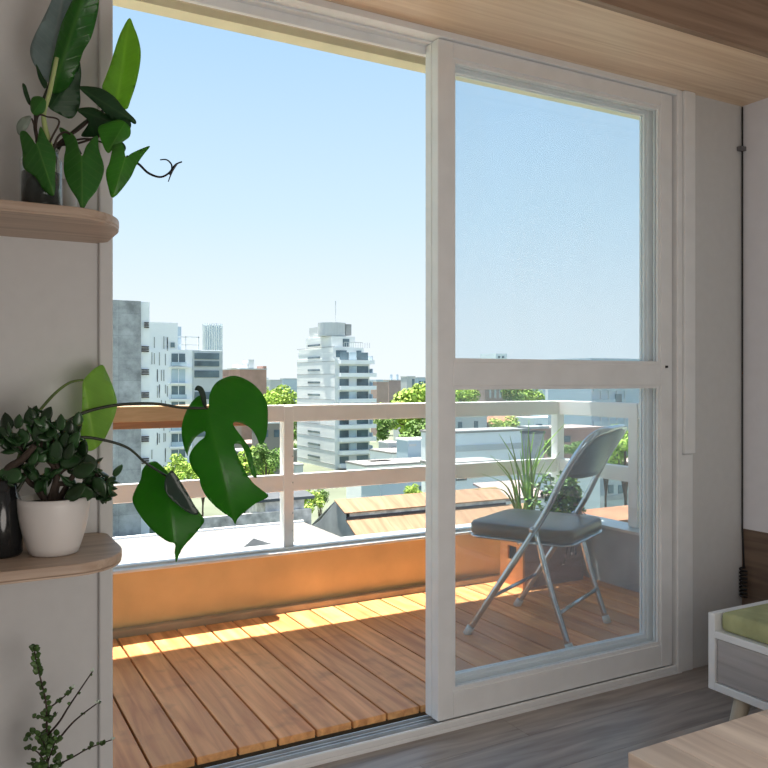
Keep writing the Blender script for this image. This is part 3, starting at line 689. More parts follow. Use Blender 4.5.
# dark vase with the monstera cuttings, at the left edge
vc = atY(-1, 540, 1.74); tv = vc.x * S_ + vc.y * C_; vr = 22 * tv / F
vz = LZ1
va = thing('monstera_in_vase', 'monstera with three big leaves on long stems in a black glass vase', 'plant', (vc.x, vc.y, vz))
MB().lathe((vc.x, vc.y, vz), [(0, 0), (vr * .92, 0), (vr, .006), (vr, .10), (vr * .78, .125), (vr * .74, .15), (vr * .70, .15), (vr * .72, .125), (vr * .92, .10), (vr * .9, .01), (0, .01)], 30).build('vase', DARKGL, va, True)
Z3 = (0, 350, .3646)
o_ = [(572, 160), (574, 125), (588, 95), (612, 78), (645, 71), (680, 84), (710, 108), (731, 142), (735, 180), (732, 225), (724, 252), (713, 260), (704, 240), (694, 222), (678, 208), (660, 200), (643, 198), (640, 206), (655, 228), (675, 254), (688, 275), (694, 310), (702, 335), (704, 350), (693, 346), (684, 320), (676, 292), (667, 271), (660, 259), (646, 257), (642, 264), (651, 288), (665, 318), (680, 346), (698, 368), (720, 385), (736, 402), (702, 420), (670, 445), (652, 462), (645, 478), (636, 462), (618, 450), (590, 428), (565, 400), (551, 372), (546, 350), (530, 330), (521, 310), (519, 292), (528, 272), (545, 252), (560, 240), (564, 226), (558, 224), (538, 238), (524, 258), (516, 280), (514, 290), (504, 264), (498, 226), (502, 192), (514, 162), (530, 138), (545, 126), (556, 128), (562, 150)]
tm = 1.80
outline_leaf('leaf', M_MON, va, o_, (569, 165), (645, 478), tm, .0004, -.0004, .25, .5, Z3, per=3, step=4, label='big split leaf')
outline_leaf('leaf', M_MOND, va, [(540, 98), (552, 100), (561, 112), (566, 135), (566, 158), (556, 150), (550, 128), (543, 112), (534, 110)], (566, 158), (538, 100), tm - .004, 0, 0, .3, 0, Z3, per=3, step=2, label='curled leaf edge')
outline_leaf('leaf', M_MON, va, [(405, 311), (420, 306), (432, 308), (450, 324), (462, 338), (475, 332), (500, 370), (528, 418), (545, 442), (560, 466), (553, 482), (530, 510), (504, 538), (492, 560), (483, 582), (479, 556), (480, 532), (460, 525), (430, 505), (400, 475), (375, 440), (363, 411), (371, 384), (386, 355), (390, 330)], (458, 345), (483, 580), tm - .06, .0005, -.0006, .3, .4, Z3, per=3, step=4, label='smaller lower leaf')
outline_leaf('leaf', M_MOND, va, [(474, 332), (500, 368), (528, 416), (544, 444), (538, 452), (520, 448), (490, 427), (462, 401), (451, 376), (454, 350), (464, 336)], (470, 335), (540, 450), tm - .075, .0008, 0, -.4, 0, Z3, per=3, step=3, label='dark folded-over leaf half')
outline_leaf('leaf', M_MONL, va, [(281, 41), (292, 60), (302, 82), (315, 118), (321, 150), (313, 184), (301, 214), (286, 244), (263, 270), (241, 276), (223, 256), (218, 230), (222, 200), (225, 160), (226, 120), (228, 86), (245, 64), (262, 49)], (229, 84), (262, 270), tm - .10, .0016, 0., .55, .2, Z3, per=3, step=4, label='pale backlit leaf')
m = MB()
px_tube(m, [(-2, 470), (40, 330), (85, 200), (110, 165), (150, 120), (190, 90), (228, 82)], tv, (.0038, .0026), tm - .10, 8, Z3)
m.build('petiole', PETG, va, True)
m = MB(); px_tube(m, [(0, 470), (50, 330), (110, 240), (160, 212), (230, 172), (320, 151), (420, 147), (500, 158), (569, 160)], tv, (.0042, .0030), tm, 8, Z3)
m.build('petiole', PETI, va, True)
m = MB(); px_tube(m, [(2, 470), (70, 350), (150, 260), (215, 240), (280, 246), (350, 268), (400, 310), (458, 346)], tv, (.0038, .0024), tm - .06, 8, Z3)
m.build('petiole', PETI, va, True)
# old jade trunk-like dark stem climbing out of the vase
m = MB(); px_tube(m, [(-4, 450), (0, 400), (20, 330), (60, 300), (95, 262)], tv - .0, (.011, .006), tv - .01, 8, (0, 350, .3646))
m.build('stem', BARK, va, True)

# --- elephant bush on the floor at left
eb = at(47.6, 768, 1.63)
el = thing('potted_elephant_bush', 'thin elephant bush with small round leaves on dark twigs by the wall', 'plant', (eb.x, eb.y, FZ))
MB().lathe((eb.x, eb.y, FZ), [(0, 0), (.075, 0), (.095, .17), (.088, .17), (.086, .15), (0, .15)], 32).build('pot', CERAM, el, True)
MB().lathe((eb.x, eb.y, FZ + .15), [(0, .006), (.06, .004), (.086, 0)], 24).build('soil', SOIL, el, True)
Z4 = (0, 630, .1798); random.seed(5)
tw = MB(); fo = MB()
def brn(pts, r0, r1, dt, leafy, bud=True):
    q = len(pts); P = crom([at(x * .1798, 630 + y * .1798, 1.63 + dt * i / (q - 1)) for i, (x, y) in enumerate(pts)], 8)
    n_ = len(P); tw.tube(P, [r0 + (r1 - r0) * i / n_ for i in range(n_)], 7)
    for i in range(n_):
        if i / n_ < leafy[0]: continue
        if random.random() < leafy[1]:
            for sg in (-1, 1):
                if random.random() < .8:
                    d = Vector((sg * C_, -sg * S_, .35)) + Vector((random.gauss(0, .35), random.gauss(0, .5), random.gauss(0, .3)))
                    s_ = random.uniform(.009, .016) * leafy[2]
                    fo.ell(P[i], d, (-S_, -C_, .5), s_, s_ * .9, .0022, 7, 4)
    if bud:
        bd = MB()
        for q in range(4): bd.ell(P[-1], (random.gauss(0, 1), random.gauss(0, 1), 1), (0, -1, 0), .007, .005, .002, 6, 3)
        bd.build('bud', M_BUD, el, True)
brn([(270, 1000), (268, 860), (265, 768), (262, 700), (260, 560), (258, 420), (240, 330), (225, 270), (205, 190), (190, 100)], .0032, .0012, 0, (.30, .62, .95), False)
brn([(190, 100), (185, 96)], .001, .001, 0, (0, 1, .7), False)
brn([(270, 580), (330, 510), (380, 430), (440, 340), (515, 230)], .0024, .0012, -.04, (.5, .15, .5))
brn([(320, 615), (400, 520), (470, 460), (545, 405)], .0022, .0011, -.06, (.6, .12, .5))
brn([(266, 440), (300, 415), (340, 385), (410, 322)], .002, .0010, .03, (.5, .25, .6))
brn([(262, 770), (310, 755), (400, 710), (500, 655), (630, 608)], .0022, .001, -.03, (.15, .5, .8))
brn([(262, 500), (230, 480), (185, 490)], .0012, .0008, -.02, (.2, .5, .8), False)
brn([(262, 500), (290, 480), (320, 460)], .0012, .0008, -.02, (.2, .5, .8), False)
brn([(265, 760), (210, 680), (155, 660)], .0018, .001, -.02, (.2, .7, .95), False)
brn([(265, 790), (220, 760), (160, 740)], .0018, .001, -.02, (.2, .8, 1.0), False)
brn([(265, 700), (240, 620), (190, 570)], .0016, .001, -.03, (.2, .7, .95), False)
brn([(265, 740), (300, 640), (320, 600)], .0016, .001, -.03, (.2, .8, 1.0), False)
for k in range(26):
    p = at((215 + random.gauss(0, 1) * 55) * .1798 + 4, 630 + random.uniform(560, 790) * .1798, 1.63 + random.uniform(-.04, .03))
    s_ = random.uniform(.011, .017); fo.ell(p, (random.gauss(0, 1), random.gauss(0, .6), random.gauss(0, 1)), (-S_, -C_, random.gauss(0, .5)), s_, s_ * .9, .0025, 8, 5)
tw.build('twig', TWIG, el, True); fo.build('foliage', M_ELE, el, True)

# ================================================================== DAYBED and TABLE
bx, by = 1.873, 1.518; ye = -.3; xr = 2.595
db = thing('daybed', 'white framed daybed with a grey wood drawer and splayed wood legs at the right wall', 'daybed', (2.24, .7, FZ))
ZB0, ZB1 = .187, .400
MB().box(bx, xr, by - .022, by, ZB0, ZB1).build('end_panel', WHITEM, db, bevel=.002)
MB().box(bx, xr, ye, ye + .022, ZB0, ZB1).build('end_panel', WHITEM, db, bevel=.002)
MB().box(bx, xr, ye + .022, by - .022, ZB0, ZB0 + .022).build('base_board', WHITEM, db, bevel=.002)
MB().box(bx, xr, ye + .022, by - .022, .333, .353).build('top_board', WHITEM, db, bevel=.002)
d_ = MB().box(bx + .006, bx + .024, .72, by - .0255, ZB0 + .0245, .3305).build('drawer', DRAW, db, bevel=.001)
MB().box(bx + .006, bx + .024, ye + .0255, .715, ZB0 + .0245, .3305).build('drawer', DRAW, db, bevel=.001)
MB().box(xr - .02, xr, ye + .0225, by - .0225, ZB0 + .0225, .3325).build('back_board', WHITEM, db)
for (lx, ly, sx, sy) in ((bx + .055, by - .075, -1, 1), (bx + .055, ye + .1, -1, -1), (xr - .07, by - .075, 1, 1), (xr - .07, ye + .1, 1, -1)):
    MB().tube([(lx, ly, ZB0), (lx + sx * .025, ly + sy * .03, FZ + .002)], [.023, .016], 14).build('leg', LEGW, db, True)
cu = MB(); cu.box(bx + .012, xr - .01, ye + .03, by - .03, .3535, .408)
tag(cu.build('seat_cushion', CUSH, None, True, bevel=.014), 'long olive green seat cushion lying on the white daybed', 'cushion')
tb = thing('coffee_table', 'low table with a top of joined pale wood strips near the daybed', 'table', (1.37, .65, FZ))
tx, ty = 1.045, 1.014; tz = .40
mt_ = MB(); xs_ = [tx, 1.135, 1.235, 1.39, 1.50, 1.60, 1.70]
for i in range(6): mt_.box(xs_[i] + .0003, xs_[i + 1] - .0003, .2, ty, tz - .028, tz)
mt_.build('tabletop', TABLE, tb, bevel=.0015)
for lx, ly in ((tx + .1, ty - .1), (1.60, ty - .1), (tx + .1, .3), (1.60, .3)):
    MB().tube([(lx, ly, tz - .028), (lx + (.03 if lx > 1.3 else -.03), ly + (.03 if ly > .6 else -.03), FZ + .002)], [.024, .015], 12).build('leg', LEGW, tb, True)

# ================================================================== CITY
GZ = -20.0
struct(MB().box(-1500, 3500, -900, 4000, GZ - 1, GZ).build('ground', GROUNDM, base=(0, 0, GZ)))
def dims(pxl, t, pxr, ytop, depth, zb=GZ):
    p = at(pxl, ytop, t); X1 = atY(pxr, 380, p.y).x
    return p.x, X1, p.y, p.y + depth, zb, p.z
REG = []
def hit(x0, x1, y0, y1, skip=None):
    return [n for (n, a, b, c, e) in REG if x0 < b and x1 > a and y0 < e and y1 > c]
def building(label, d, mat, roofmat=None, cap=.35, name='building', group=None):
    x0, x1, y0, y1, z0, z1 = d
    o = thing(name, label, 'building', ((x0 + x1) / 2, (y0 + y1) / 2, z0), group)
    hh = hit(x0, x1, y0, y1)
    if hh: print('HIT', label, '|', hh)
    REG.append((label, x0, x1, y0, y1))
    MB().box(x0, x1, y0, y1, z0, z1).build('wall', mat, o)
    if roofmat: MB().box(x0 - .15, x1 + .15, y0 - .15, y1 + .15, z1, z1 + cap).build('roof', roofmat, o)
    return o
def zat(d, py, t): return HC - (py - CY) / F * t
def fwin(o, d, pxa, pxb, ya, yb, mat=None, out=.12, name='window', mull=0):
    y0 = d[2]; a = atY(pxa, ya, y0); b = atY(pxb, yb, y0); tm_ = (a.x * S_ + a.y * C_)
    za = a.z; zb_ = b.z
    w = MB().box(a.x, b.x, y0 - out, y0 - .001, zb_, za).build(name, mat or CWIN, o)
    for k in range(mull):
        xx = a.x + (b.x - a.x) * (k + 1) / (mull + 1)
        f = MB().box(xx - .06, xx + .06, y0 - out - .08, y0 - out, zb_, za).build('mullion', CWHITE, w)
    return w
def swin(o, d, pxa, pxb, ya, yb, mat=None, out=.12, name='window'):      # on the face towards -X
    x0 = d[0]; a = atX(pxa, ya, x0); b = atX(pxb, yb, x0); z0 = (a.z + b.z) / 2; hh = abs(a.z - b.z) / 2
    return MB().box(x0 - out, x0 - .001, min(a.y, b.y), max(a.y, b.y), min(a.z, b.z), max(a.z, b.z)).build(name, mat or CWIN, o)

# concrete tower
d = dims(96, 105, 141, 299, 16)
o = building('tall stained concrete tower with black louvres at the left edge of the view', d, CONC)
wx1 = atY(149.5, 0, d[2] + .5).x
fa = MB().box(d[1], wx1, d[2] + .5, d[3] - 1, GZ, d[5] - .05).build('facade', CWHITE, o, label='white end face')
for yy in (326, 350, 373, 396, 418, 440, 462):
    for k in range(3):
        a = atY(141.5 if yy > 330 else 144, yy - 2.6 + k * 2.2, d[2] + .5); b = atY(148.6, 0, d[2] + .5)
        MB().box(a.x, b.x, d[2] + .2, d[2] + .499, a.z, a.z + .16).build('louvre', CSLAT, o)
# white block with slit windows
d = dims(142, 150, 222, 349, 26)
o = building('white apartment block with narrow slit windows beside the concrete tower', d, CWHITE)
u = MB().box(d[0], atY(178, 0, d[2]).x, d[2] + .2, d[3] - 4, d[5], atY(150, 322, d[2]).z); u.build('upper_wall', CWHITE, o)
MB().box(atY(178.2, 0, d[2]).x, atY(184, 0, d[2]).x, d[2] + 2, d[3] - 6, d[5], atY(180, 326, d[2]).z).build('upper_wall', CBLUE, o, label='blue grey rooftop block')
xa, xb = atY(171, 0, d[2]).x, atY(200, 0, d[2]).x; zt_ = atY(171, 336, d[2]).z
pg = MB()
for xx in (xa, (xa + xb) / 2, xb - .3): pg.box(xx, xx + .18, d[2] + .3, d[2] + .5, d[5], zt_)
pg.box(xa, xb, d[2] + .3, d[2] + .5, zt_ - .2, zt_).box(xa, xb, d[2] + .3, d[2] + .5, d[5] + .9, d[5] + 1.05)
pg.build('pergola_frame', CWHITE, o)
fwin(o, d, 170.6, 174.5, 342.5, 347.5, CWIN, -.25 + .4)
g = fwin(o, d, 192.5, 222, 350.5, 600, CPALE, .35, 'window_bay')
for ya, yb in ((353, 359.5), (361, 366.5), (370.5, 377.5), (392, 399), (406, 412), (428, 436), (446, 456), (464, 472)):
    a = atY(194, ya, d[2]); b = atY(218.5, yb, d[2])
    MB().box(a.x, b.x, d[2] - .5, d[2] - .351, b.z, a.z).build('window', CWIN, o)
for k, (ya, yb) in enumerate(((353.5, 366), (369, 382.5), (386, 398.5), (402, 414), (418, 430), (434, 446), (450, 462))):
    fwin(o, d, 171.5, 185, ya, yb, CWINB if k == 1 else CWIN, .15, mull=1)
    fwin(o, d, 169, 191, yb + .6, yb + 1.6, CWHITE, .9, 'balcony_edge')
    if k != 1: fwin(o, d, 171, 186, yb - 4, yb, CWINB, .5, 'balustrade')
random.seed(21)
for k in range(34):
    xx = random.choice((151.5, 154, 157, 159, 161, 163.5, 165, 167)); yy = 336 + random.randrange(0, 9) * 16 + random.uniform(0, 2)
    fwin(o, d, xx, xx + .7, yy, yy + random.uniform(8, 13.5), CLINE, .1, 'slit_window')
# glass drum
p = at(212.5, 326, 420); rr = 9.4 * 420 / F
o = thing('glass_tower', 'distant pale blue round glass tower rising behind the white block', 'building', (p.x, p.y, GZ))
m = MB(); m.lathe((p.x, p.y, GZ), [(rr, 0), (rr, p.z - GZ), (0, p.z - GZ)], 28); m.build('wall', CBLUE, o)
for k in range(0, 28):
    a = 2 * math.pi * (k + .5) / 28
    if math.sin(a) < .3: MB().tube([(p.x + rr * math.cos(a), p.y + rr * math.sin(a), GZ + 20), (p.x + rr * math.cos(a), p.y + rr * math.sin(a), p.z + 1)], .35, 4).build('mullion', CWHITE, o)
# brick block
d = dims(240, 260, 266.5, 369.5, 20)
o = building('rose brick block with rooftop tanks above the monstera leaf', d, CBRICK, CPALE)
for pa, pb, ya, mt__ in ((238.5, 247.5, 364, CWHITE), (248.5, 254, 359.5, CPALE), (263, 266.5, 366, CBRICK), (232.5, 237.5, 368, CPALE)):
    a = atY(pa, ya, d[2] + 3); b = atY(pb, 0, d[2] + 3)
    MB().box(a.x, b.x, d[2] + 3, d[2] + 9, d[5] + .351, a.z).build('roof_box', mt__, o)
d2 = dims(231, 262, 239.8, 371, 20)
# central tower ------------------------------------------------------------
tc_ = 187.0; P0 = at(335, 346, tc_); X0, Y0 = P0.x, P0.y
X1 = atY(374, 0, Y0).x; Y1 = atX(297, 0, X0).y
zc = lambda py: HC - (py - CY) / F * tc_
REG.append(('TOWER', X0, X1, Y0 - 1.5, Y1))
o = thing('apartment_tower', 'grey white apartment tower with stepped top and balconies in the middle of the view', 'building', ((X0 + X1) / 2, (Y0 + Y1) / 2, GZ))
ysl = [346.3, 361.0, 374.0, 387.0, 400, 413, 426, 439, 452, 465, 478]
MB().box(X0, X1 - 1.2, Y0 + .01, Y1, GZ, zc(358)).build('wall', CTOWER, o)
MB().box(X0 + .1, X1 - 2.2, Y0 + 1.2, Y1 - .8, zc(358), zc(347)).build('upper_wall', CTOWER, o)
MB().box(X0 + .3, X1 - 4.0, Y0 + 2.4, Y1 - 5, zc(347), zc(335.5)).build('upper_wall', CTOWER, o)
MB().box(X0 + .5, X0 + 3.4, Y0 + 6, Y1 - 9, zc(335.5), zc(332)).build('upper_wall', CTOWER, o)
tcx, tcy = X0 + 2.0, Y0 + 6.0
MB().lathe((tcx, tcy, zc(335)), [(0, 0), (3.4, 0), (3.4, 3.2), (0, 3.4)], 28).build('water_tank', CPALE, o)
MB().box(tcx + 2.5, tcx + 4.0, tcy - 2.6, tcy - .4, zc(334), zc(322.5)).build('hatch', CGREY, o)
MB().box(X0 + .8, X0 + 2.6, tcy + 6, tcy + 11, zc(335.4), zc(324)).build('upper_wall', CPALE, o)
MB().tube([(tcx + 1, tcy, zc(321)), (tcx + 1, tcy, zc(298))], .10, 6).build('antenna', CPALE, o)
for k, yy in enumerate(ysl):
    yt = zc(yy)
    MB().box(X0 - .06, X0 - .001, Y0 + .1, Y1 - .05, yt - .05, yt + .06).build('floor_joint', CLINE, o)
    a_, b_ = atX(308, 0, X0).y, atX(320, 0, X0).y
    zz = zc(yy - 4.4) if k else zc(343.5)
    MB().box(X0 - .1, X0 - .001, min(a_, b_), max(a_, b_), zz - .24, zz + .24).build('slot_window', CWIN, o)
    # street front: window band and balcony parapet
    if k >= 1:
        za, zb_ = zc(yy - 8.2), zc(yy - 1.2)
        if k == 1: za = zc(352)
        xw = X0 + (X1 - X0) * .10
        for fa, fb, mt__ in ((.02, .32, CWIN), (.34, .58, CWINB if k % 3 else CTOWER), (.60, .98, CWIN)):
            MB().box(xw + (X1 - 1.5 - xw) * fa, xw + (X1 - 1.5 - xw) * fb, Y0 - .12, Y0 + .009, zb_, za).build('window', mt__, o)
        MB().box(X0 + (X1 - X0) * .08, X1 - .1 - (.5 if k == 1 else 0), Y0 - 1.5, Y0 + .009, zb_ - 1.0 + .05, zb_ - .02).build('balcony', CWHITE, o)
        MB().box(X1 - 1.2, X1 - 1.0, Y0 - 1.3, Y0 + 3, zb_, zb_ + 1.0).build('screen', CBLUE, o)
MB().box(X0 + 6.2, X1 - 2.9, Y0 + 1.1, Y0 + 1.19, zc(357), zc(350)).box(X0 + .8, X0 + 3.6, Y0 + 1.1, Y0 + 1.19, zc(357), zc(350)).build('window', CWIN, o)
MB().box(X0 + 3.2, X0 + 4.9, Y0 + 2.3, Y0 + 2.39, zc(346), zc(338)).build('window', CWIN, o)
rg = MB()
for k in range(12): rg.box(X0 + 3.0 + k * .62, X0 + 3.08 + k * .62, Y0 + 1.3, Y0 + 1.4, zc(347), zc(341.5))
rg.box(X0 + 3, X1 - 2.4, Y0 + 1.3, Y0 + 1.4, zc(342), zc(341.4)); rg.build('roof_railing', CPALE, o)

def blk(label, pxl, pxr, t, ytop, depth, mat, roof=None, pitch=0.):
    d = dims(pxl, t, pxr, ytop, depth); o = building(label, d, mat, None if pitch else roof, .3)
    if pitch:
        x0, x1, y0, y1, z0, z1 = d; e = .3
        MB().hexa([(x0 - e, y0 - e, z1 - .1), (x1 + e, y0 - e, z1 - .1), (x1 + e, y1, z1 + pitch - .1), (x0 - e, y1, z1 + pitch - .1)],
                  [(x0 - e, y0 - e, z1 + .1), (x1 + e, y0 - e, z1 + .1), (x1 + e, y1, z1 + pitch + .1), (x0 - e, y1, z1 + pitch + .1)]).build('roof', roof, o)
    return o, d
# white flat roofed buildings behind the rail
o, d = blk('low white flat roofed building in front of the apartment tower foot', 366, 452, 125, 467, 7, CWHITE, CROOF)
fwin(o, d, 381, 388, 469.5, 472, CWIN); fwin(o, d, 366, 376, 486, 489, CDARK)
for pa, ya in ((372, 463), (381, 461.5)):
    a = atY(pa, ya, d[2] + 4); MB().box(a.x, a.x + 2.2, d[2] + 4, d[2] + 6, d[5] + .3, a.z).build('roof_box', CWHITE, o)
o, d = blk('white flat roofed block one step back beside the dark green tree', 392, 452, 152, 454, 9, CWHITE, CROOF)
o, d = blk('white stair house block at the edge of the door frame', 408, 440, 138.5, 441, 4, CBLUE, CWHITE)
fwin(o, d, 409, 416, 444, 446, CPALE)
o, d = blk('light blue walled house beyond the rusty shed roof', 380, 452, 97, 482, 5, CBLUE, CROOF)
fwin(o, d, 419, 424, 486, 492, CWIN)
o, d = blk('grey low house with a narrow window behind the trees right of the tower', 388, 400, 163, 444, 4, CPALE, CPALE)
fwin(o, d, 391, 396, 447, 457, CWIN)
# weathered wall with a dark roof
zq = -11.0
a = atZ(196, 531, zq); b = atY(306, 0, a.y)
REG.append(('WSHED', a.x, b.x + 1, a.y, a.y + 6))
o = thing('weathered_shed', 'low weathered shed with a stained wall and dark slab roof below the monstera leaves', 'building', ((a.x + b.x) / 2, a.y, GZ))
zt_ = atY(230, 513, a.y).z
MB().box(a.x, b.x + .5, a.y, a.y + .4, GZ, zt_ - .2).build('wall', CDIRTY, o)
MB().box(a.x + 6, b.x, a.y + .41, a.y + 5.5, GZ, zt_ + .6).build('wall', CDIRTY, o)
xx = atY(252, 0, a.y).x
MB().hexa([(xx, a.y + .2, zt_ + .61), (b.x + .9, a.y + .2, zt_ + .61), (b.x + .9, a.y + 6, zt_ + 1.3), (xx, a.y + 6, zt_ + 1.3)], [(xx, a.y + .2, zt_ + .85), (b.x + .9, a.y + .2, zt_ + .85), (b.x + .9, a.y + 6, zt_ + 1.55), (xx, a.y + 6, zt_ + 1.55)]).build('roof', CDARK, o)
# cream terrace
zt = -9.0; a = atZ(200, 531, zt); b = atZ(372, 533, zt)
X0_, X1_ = at(40, 0, 40).x, atZ(316, 527, zt).x - 2
REG.append(('TERR', X0_ - 6, X1_ + 2, 22, a.y))
o = thing('terrace_roof', 'wide cream flat terrace roof just below the balcony', 'building', ((X0_ + X1_) / 2, 35, GZ))
MB().box(X0_ - 6, X1_ + 2, 22, a.y, GZ, zt).build('roof', CCREAM, o)
MB().box(X0_ - 6, X1_ + 2, a.y - .3, a.y, zt, zt + .12).build('kerb', CWHITE, o)
c_ = atZ(262, 552, zt)
hp = MB(); w2, h2, l2 = 1.7, .85, 3.0
hp.add([(c_.x - w2, c_.y, zt), (c_.x + w2, c_.y, zt), (c_.x - w2 * .3, c_.y, zt + h2), (c_.x - w2, c_.y + l2, zt), (c_.x + w2, c_.y + l2, zt), (c_.x - w2 * .3, c_.y + l2, zt + h2)],
       [(0, 1, 2), (5, 4, 3), (0, 2, 5, 3), (2, 1, 4, 5), (1, 0, 3, 4)])
tag(hp.build('skylight', CGREY), 'small grey gabled skylight on the cream terrace roof', 'skylight')
# shed with two rusty roof slopes
P = at(336, 499.5, 62); xr_, yr_, zr_ = P.x, P.y, P.z
xl_ = xr_; xe_ = atY(496, 488, yr_).x
REG.append(('SHED', xr_, xe_ + 2, yr_ - 4, yr_ + 5.2))
o = thing('rusty_roof_shed', 'grey shed with two rust coloured sheet roof slopes and a clerestory strip', 'building', ((xl_ + xe_) / 2, yr_, GZ))
def slope(ya, za, yb, zb_, nm, mat, xa, xb, th=.08):
    MB().hexa([(xa, ya, za - th), (xb, ya, za - th), (xb, yb, zb_ - th), (xa, yb, zb_ - th)], [(xa, ya, za), (xb, ya, za), (xb, yb, zb_), (xa, yb, zb_)]).build(nm, mat, o)
ya = yr_ - 1.75; za = atY(345, 512, ya).z; zt2 = atY(345, 519.5, ya).z
yb = yr_ - 3.75; zb_ = atY(358, 537.5, yb).z
slope(ya - .12, za - .05, yr_, zr_, 'roof', CRUST, xl_ - .15, xe_)
MB().box(xl_ + .05, xe_ - .3, ya, ya + .12, zt2 - .3, za - .02).build('clerestory', CDIRTY, o)
MB().box(xl_ + .05, xe_ - .3, ya - .06, ya - .001, zt2, zt2 + (za - zt2) * .3).build('clerestory_gap', CSLAT, o)
slope(yb, zb_, ya - .07, zt2, 'roof', CRUST, xl_ - .05, xe_ + 1.6)
MB().box(xl_ + .4, xe_, yb + .3, ya - .1, GZ, zb_ - .12).build('wall', CGREY, o)
g = MB(); gp = [(yr_ + 5, GZ), (yr_ + 5, -11.2), (yr_ + 3, -10.3), (yr_, zr_ - .09), (ya, za - .1), (ya, zt2 - .12), (yb + .2, zb_ - .12), (yb + .2, GZ)]
n_ = len(gp); g.add([(xl_, y_, z_) for y_, z_ in gp] + [(xl_ + .3, y_, z_) for y_, z_ in gp], [tuple(range(n_)), tuple(range(n_, 2 * n_))[::-1]] + [(i, (i + 1) % n_, n_ + (i + 1) % n_, n_ + i) for i in range(n_)])
g.build('gable', CGREY, o)
slope(yr_ + 5, -11.1, yr_ + .01, zr_ - .02, 'roof', CGREY, xl_, xe_)
MB().box(xl_ - .08, xl_ - .001, yb + .3, yb + 1.0, zb_ - 3, zb_ - .5).build('door', CRUST, o)
# seen through the glass
o, d = blk('long blank white warehouse seen through the glass behind the tall blades', 440, 529, 110, 434, 5, CWHITE, CROOF)
fwin(o, d, 440, 529, 446.5, 448, CPALE, .15, 'wall_line')  # greyer line across the wall face
o, d = blk('low white annex with dark openings in front of the warehouse', 440, 500, 90, 466, 4, CWHITE, CROOF)
fwin(o, d, 456, 466, 471, 480, CDARK, .2); fwin(o, d, 469, 480, 471, 477, CDARK, .2)
o, d = blk('dark flue shaft standing at the end of the white warehouse', 531, 544, 107, 434, 2, CGREY, CDARK)
MB().box(d[0] - .5, d[1] + .5, d[2] - .5, d[3] + .3, d[5] + .7, d[5] + 1.0).build('cap', CGREY, o)
o, d = blk('pale house with small windows left of the round green tree', 452, 487, 200, 418, 8, CPALE, CPALE)
fwin(o, d, 474, 478, 421, 429, CWIN); fwin(o, d, 458, 462, 422, 428, CWIN)
o, d = blk('house with a terracotta roof behind the white warehouse', 490, 528, 205, 424, 9, CPINK, CTERRA, 2.6)
o, d = blk('white house wall right of the terracotta roof', 534, 576, 190, 419, 7, CWHITE, CWHITE)
fwin(o, d, 536, 542, 424, 432, CWIN)
o, d = blk('brown flat roofed house low behind the chair back', 558, 604, 140, 430, 8, CBRICK, CPINK)
fwin(o, d, 564, 570, 436, 442, CWIN)
o, d = blk('terracotta roofed house at the lower right of the glass', 600, 665, 66, 523, 3, CPINK, CTERRA, .5)
o, d = blk('grey boxy house under the side rail at the right of the glass', 604, 660, 101, 479, 7, CPALE, CWHITE)
fwin(o, d, 608, 613, 485, 493, CWIN); fwin(o, d, 618, 624, 485, 493, CWIN); fwin(o, d, 604, 634, 496, 498, CGREY)
o, d = blk('white low house behind the bushy planter plant', 560, 600, 95, 478, 5, CWHITE, CROOF)
o, d = blk('white low house with a slanted tile roof right of the shed', 505, 548, 78, 500, 5, CWHITE, CPINK, 1.0)
d = dims(591.5, 170, 640, 358, 14); o = building('blue grey office block with ribbon windows at the right of the glass', d, CBLUE)
for ya_, yb_ in ((365, 369), (376, 380), (387.5, 391), (399, 402), (421, 426)): fwin(o, d, 593, 632, ya_, yb_, CWINB, .2)
fwin(o, d, 615, 621, 394, 402, CWIN, .25)
for xx in (600, 608, 616, 624): fwin(o, d, xx, xx + .7, 360, 430, CPALE, .22, 'mullion')
d = dims(568, 230, 590, 381, 10); o = building('plain white block left of the blue grey office block', d, CWHITE)
d = dims(485, 290, 506, 378, 8); o = building('rose brown block between two green trees on the horizon', d, CPINK, CPALE)
for xx in (489, 494, 499): fwin(o, d, xx, xx + 2, 381, 398, CPALE, .2)
d = dims(496, 420, 507, 353.5, 14); o = building('slim white tower just above the middle door rail', d, CWHITE); fwin(o, d, 498, 500, 356, 358, CWIN); fwin(o, d, 502, 504, 356, 358, CWIN)
d = dims(546, 350, 560, 380, 10); o = building('blue grey slab on the horizon right of the tree', d, CBLUE)
# skyline left
d = dims(377, 300, 388, 382, 5); o = building('rose block on the horizon right of the apartment tower', d, CPINK, CPALE)
d = dims(389, 352, 401, 380.5, 5); o = building('brown block on the horizon over the green tree', d, CPINK, CPALE)
for pa, pb in ((391, 392.5), (397, 398.5)):
    a_ = atY(pa, 374.5, d[2] + 2); MB().box(a_.x, atY(pb, 0, d[2] + 2).x, d[2] + 2, d[2] + 3, d[5] + .35, a_.z).build('water_tank', CBLUE, o)
d = dims(407, 322, 415, 377, 5); o = building('pale block on the horizon with a dark side', d, CPALE, CPALE)
fwin(o, d, 412, 414.5, 379, 386, CWIN)
d = dims(417, 340, 436, 378, 5); o = building('pale grey block on the horizon next to the door frame', d, CBLUE, CPALE)
fwin(o, d, 419, 421, 381, 387, CWIN); fwin(o, d, 424, 426, 381, 387, CWIN)
d = dims(270, 330, 282, 380.5, 5); o = building('pale block on the horizon left of the apartment tower', d, CPALE, CPALE)
d = dims(284, 390, 297, 379, 5); o = building('blue grey block on the horizon touching the apartment tower', d, CBLUE, CPALE)
o, d = blk('cream house with two windows behind the big leaf and the railing post', 262, 284, 160, 424, 6, CCREAM, CPALE)
fwin(o, d, 263, 268, 430, 437, CWIN); fwin(o, d, 274, 279, 430, 437, CWIN)
o, d = blk('low pale house at the foot of the apartment tower', 296, 303, 150, 466, 4, CPALE, CGREY)
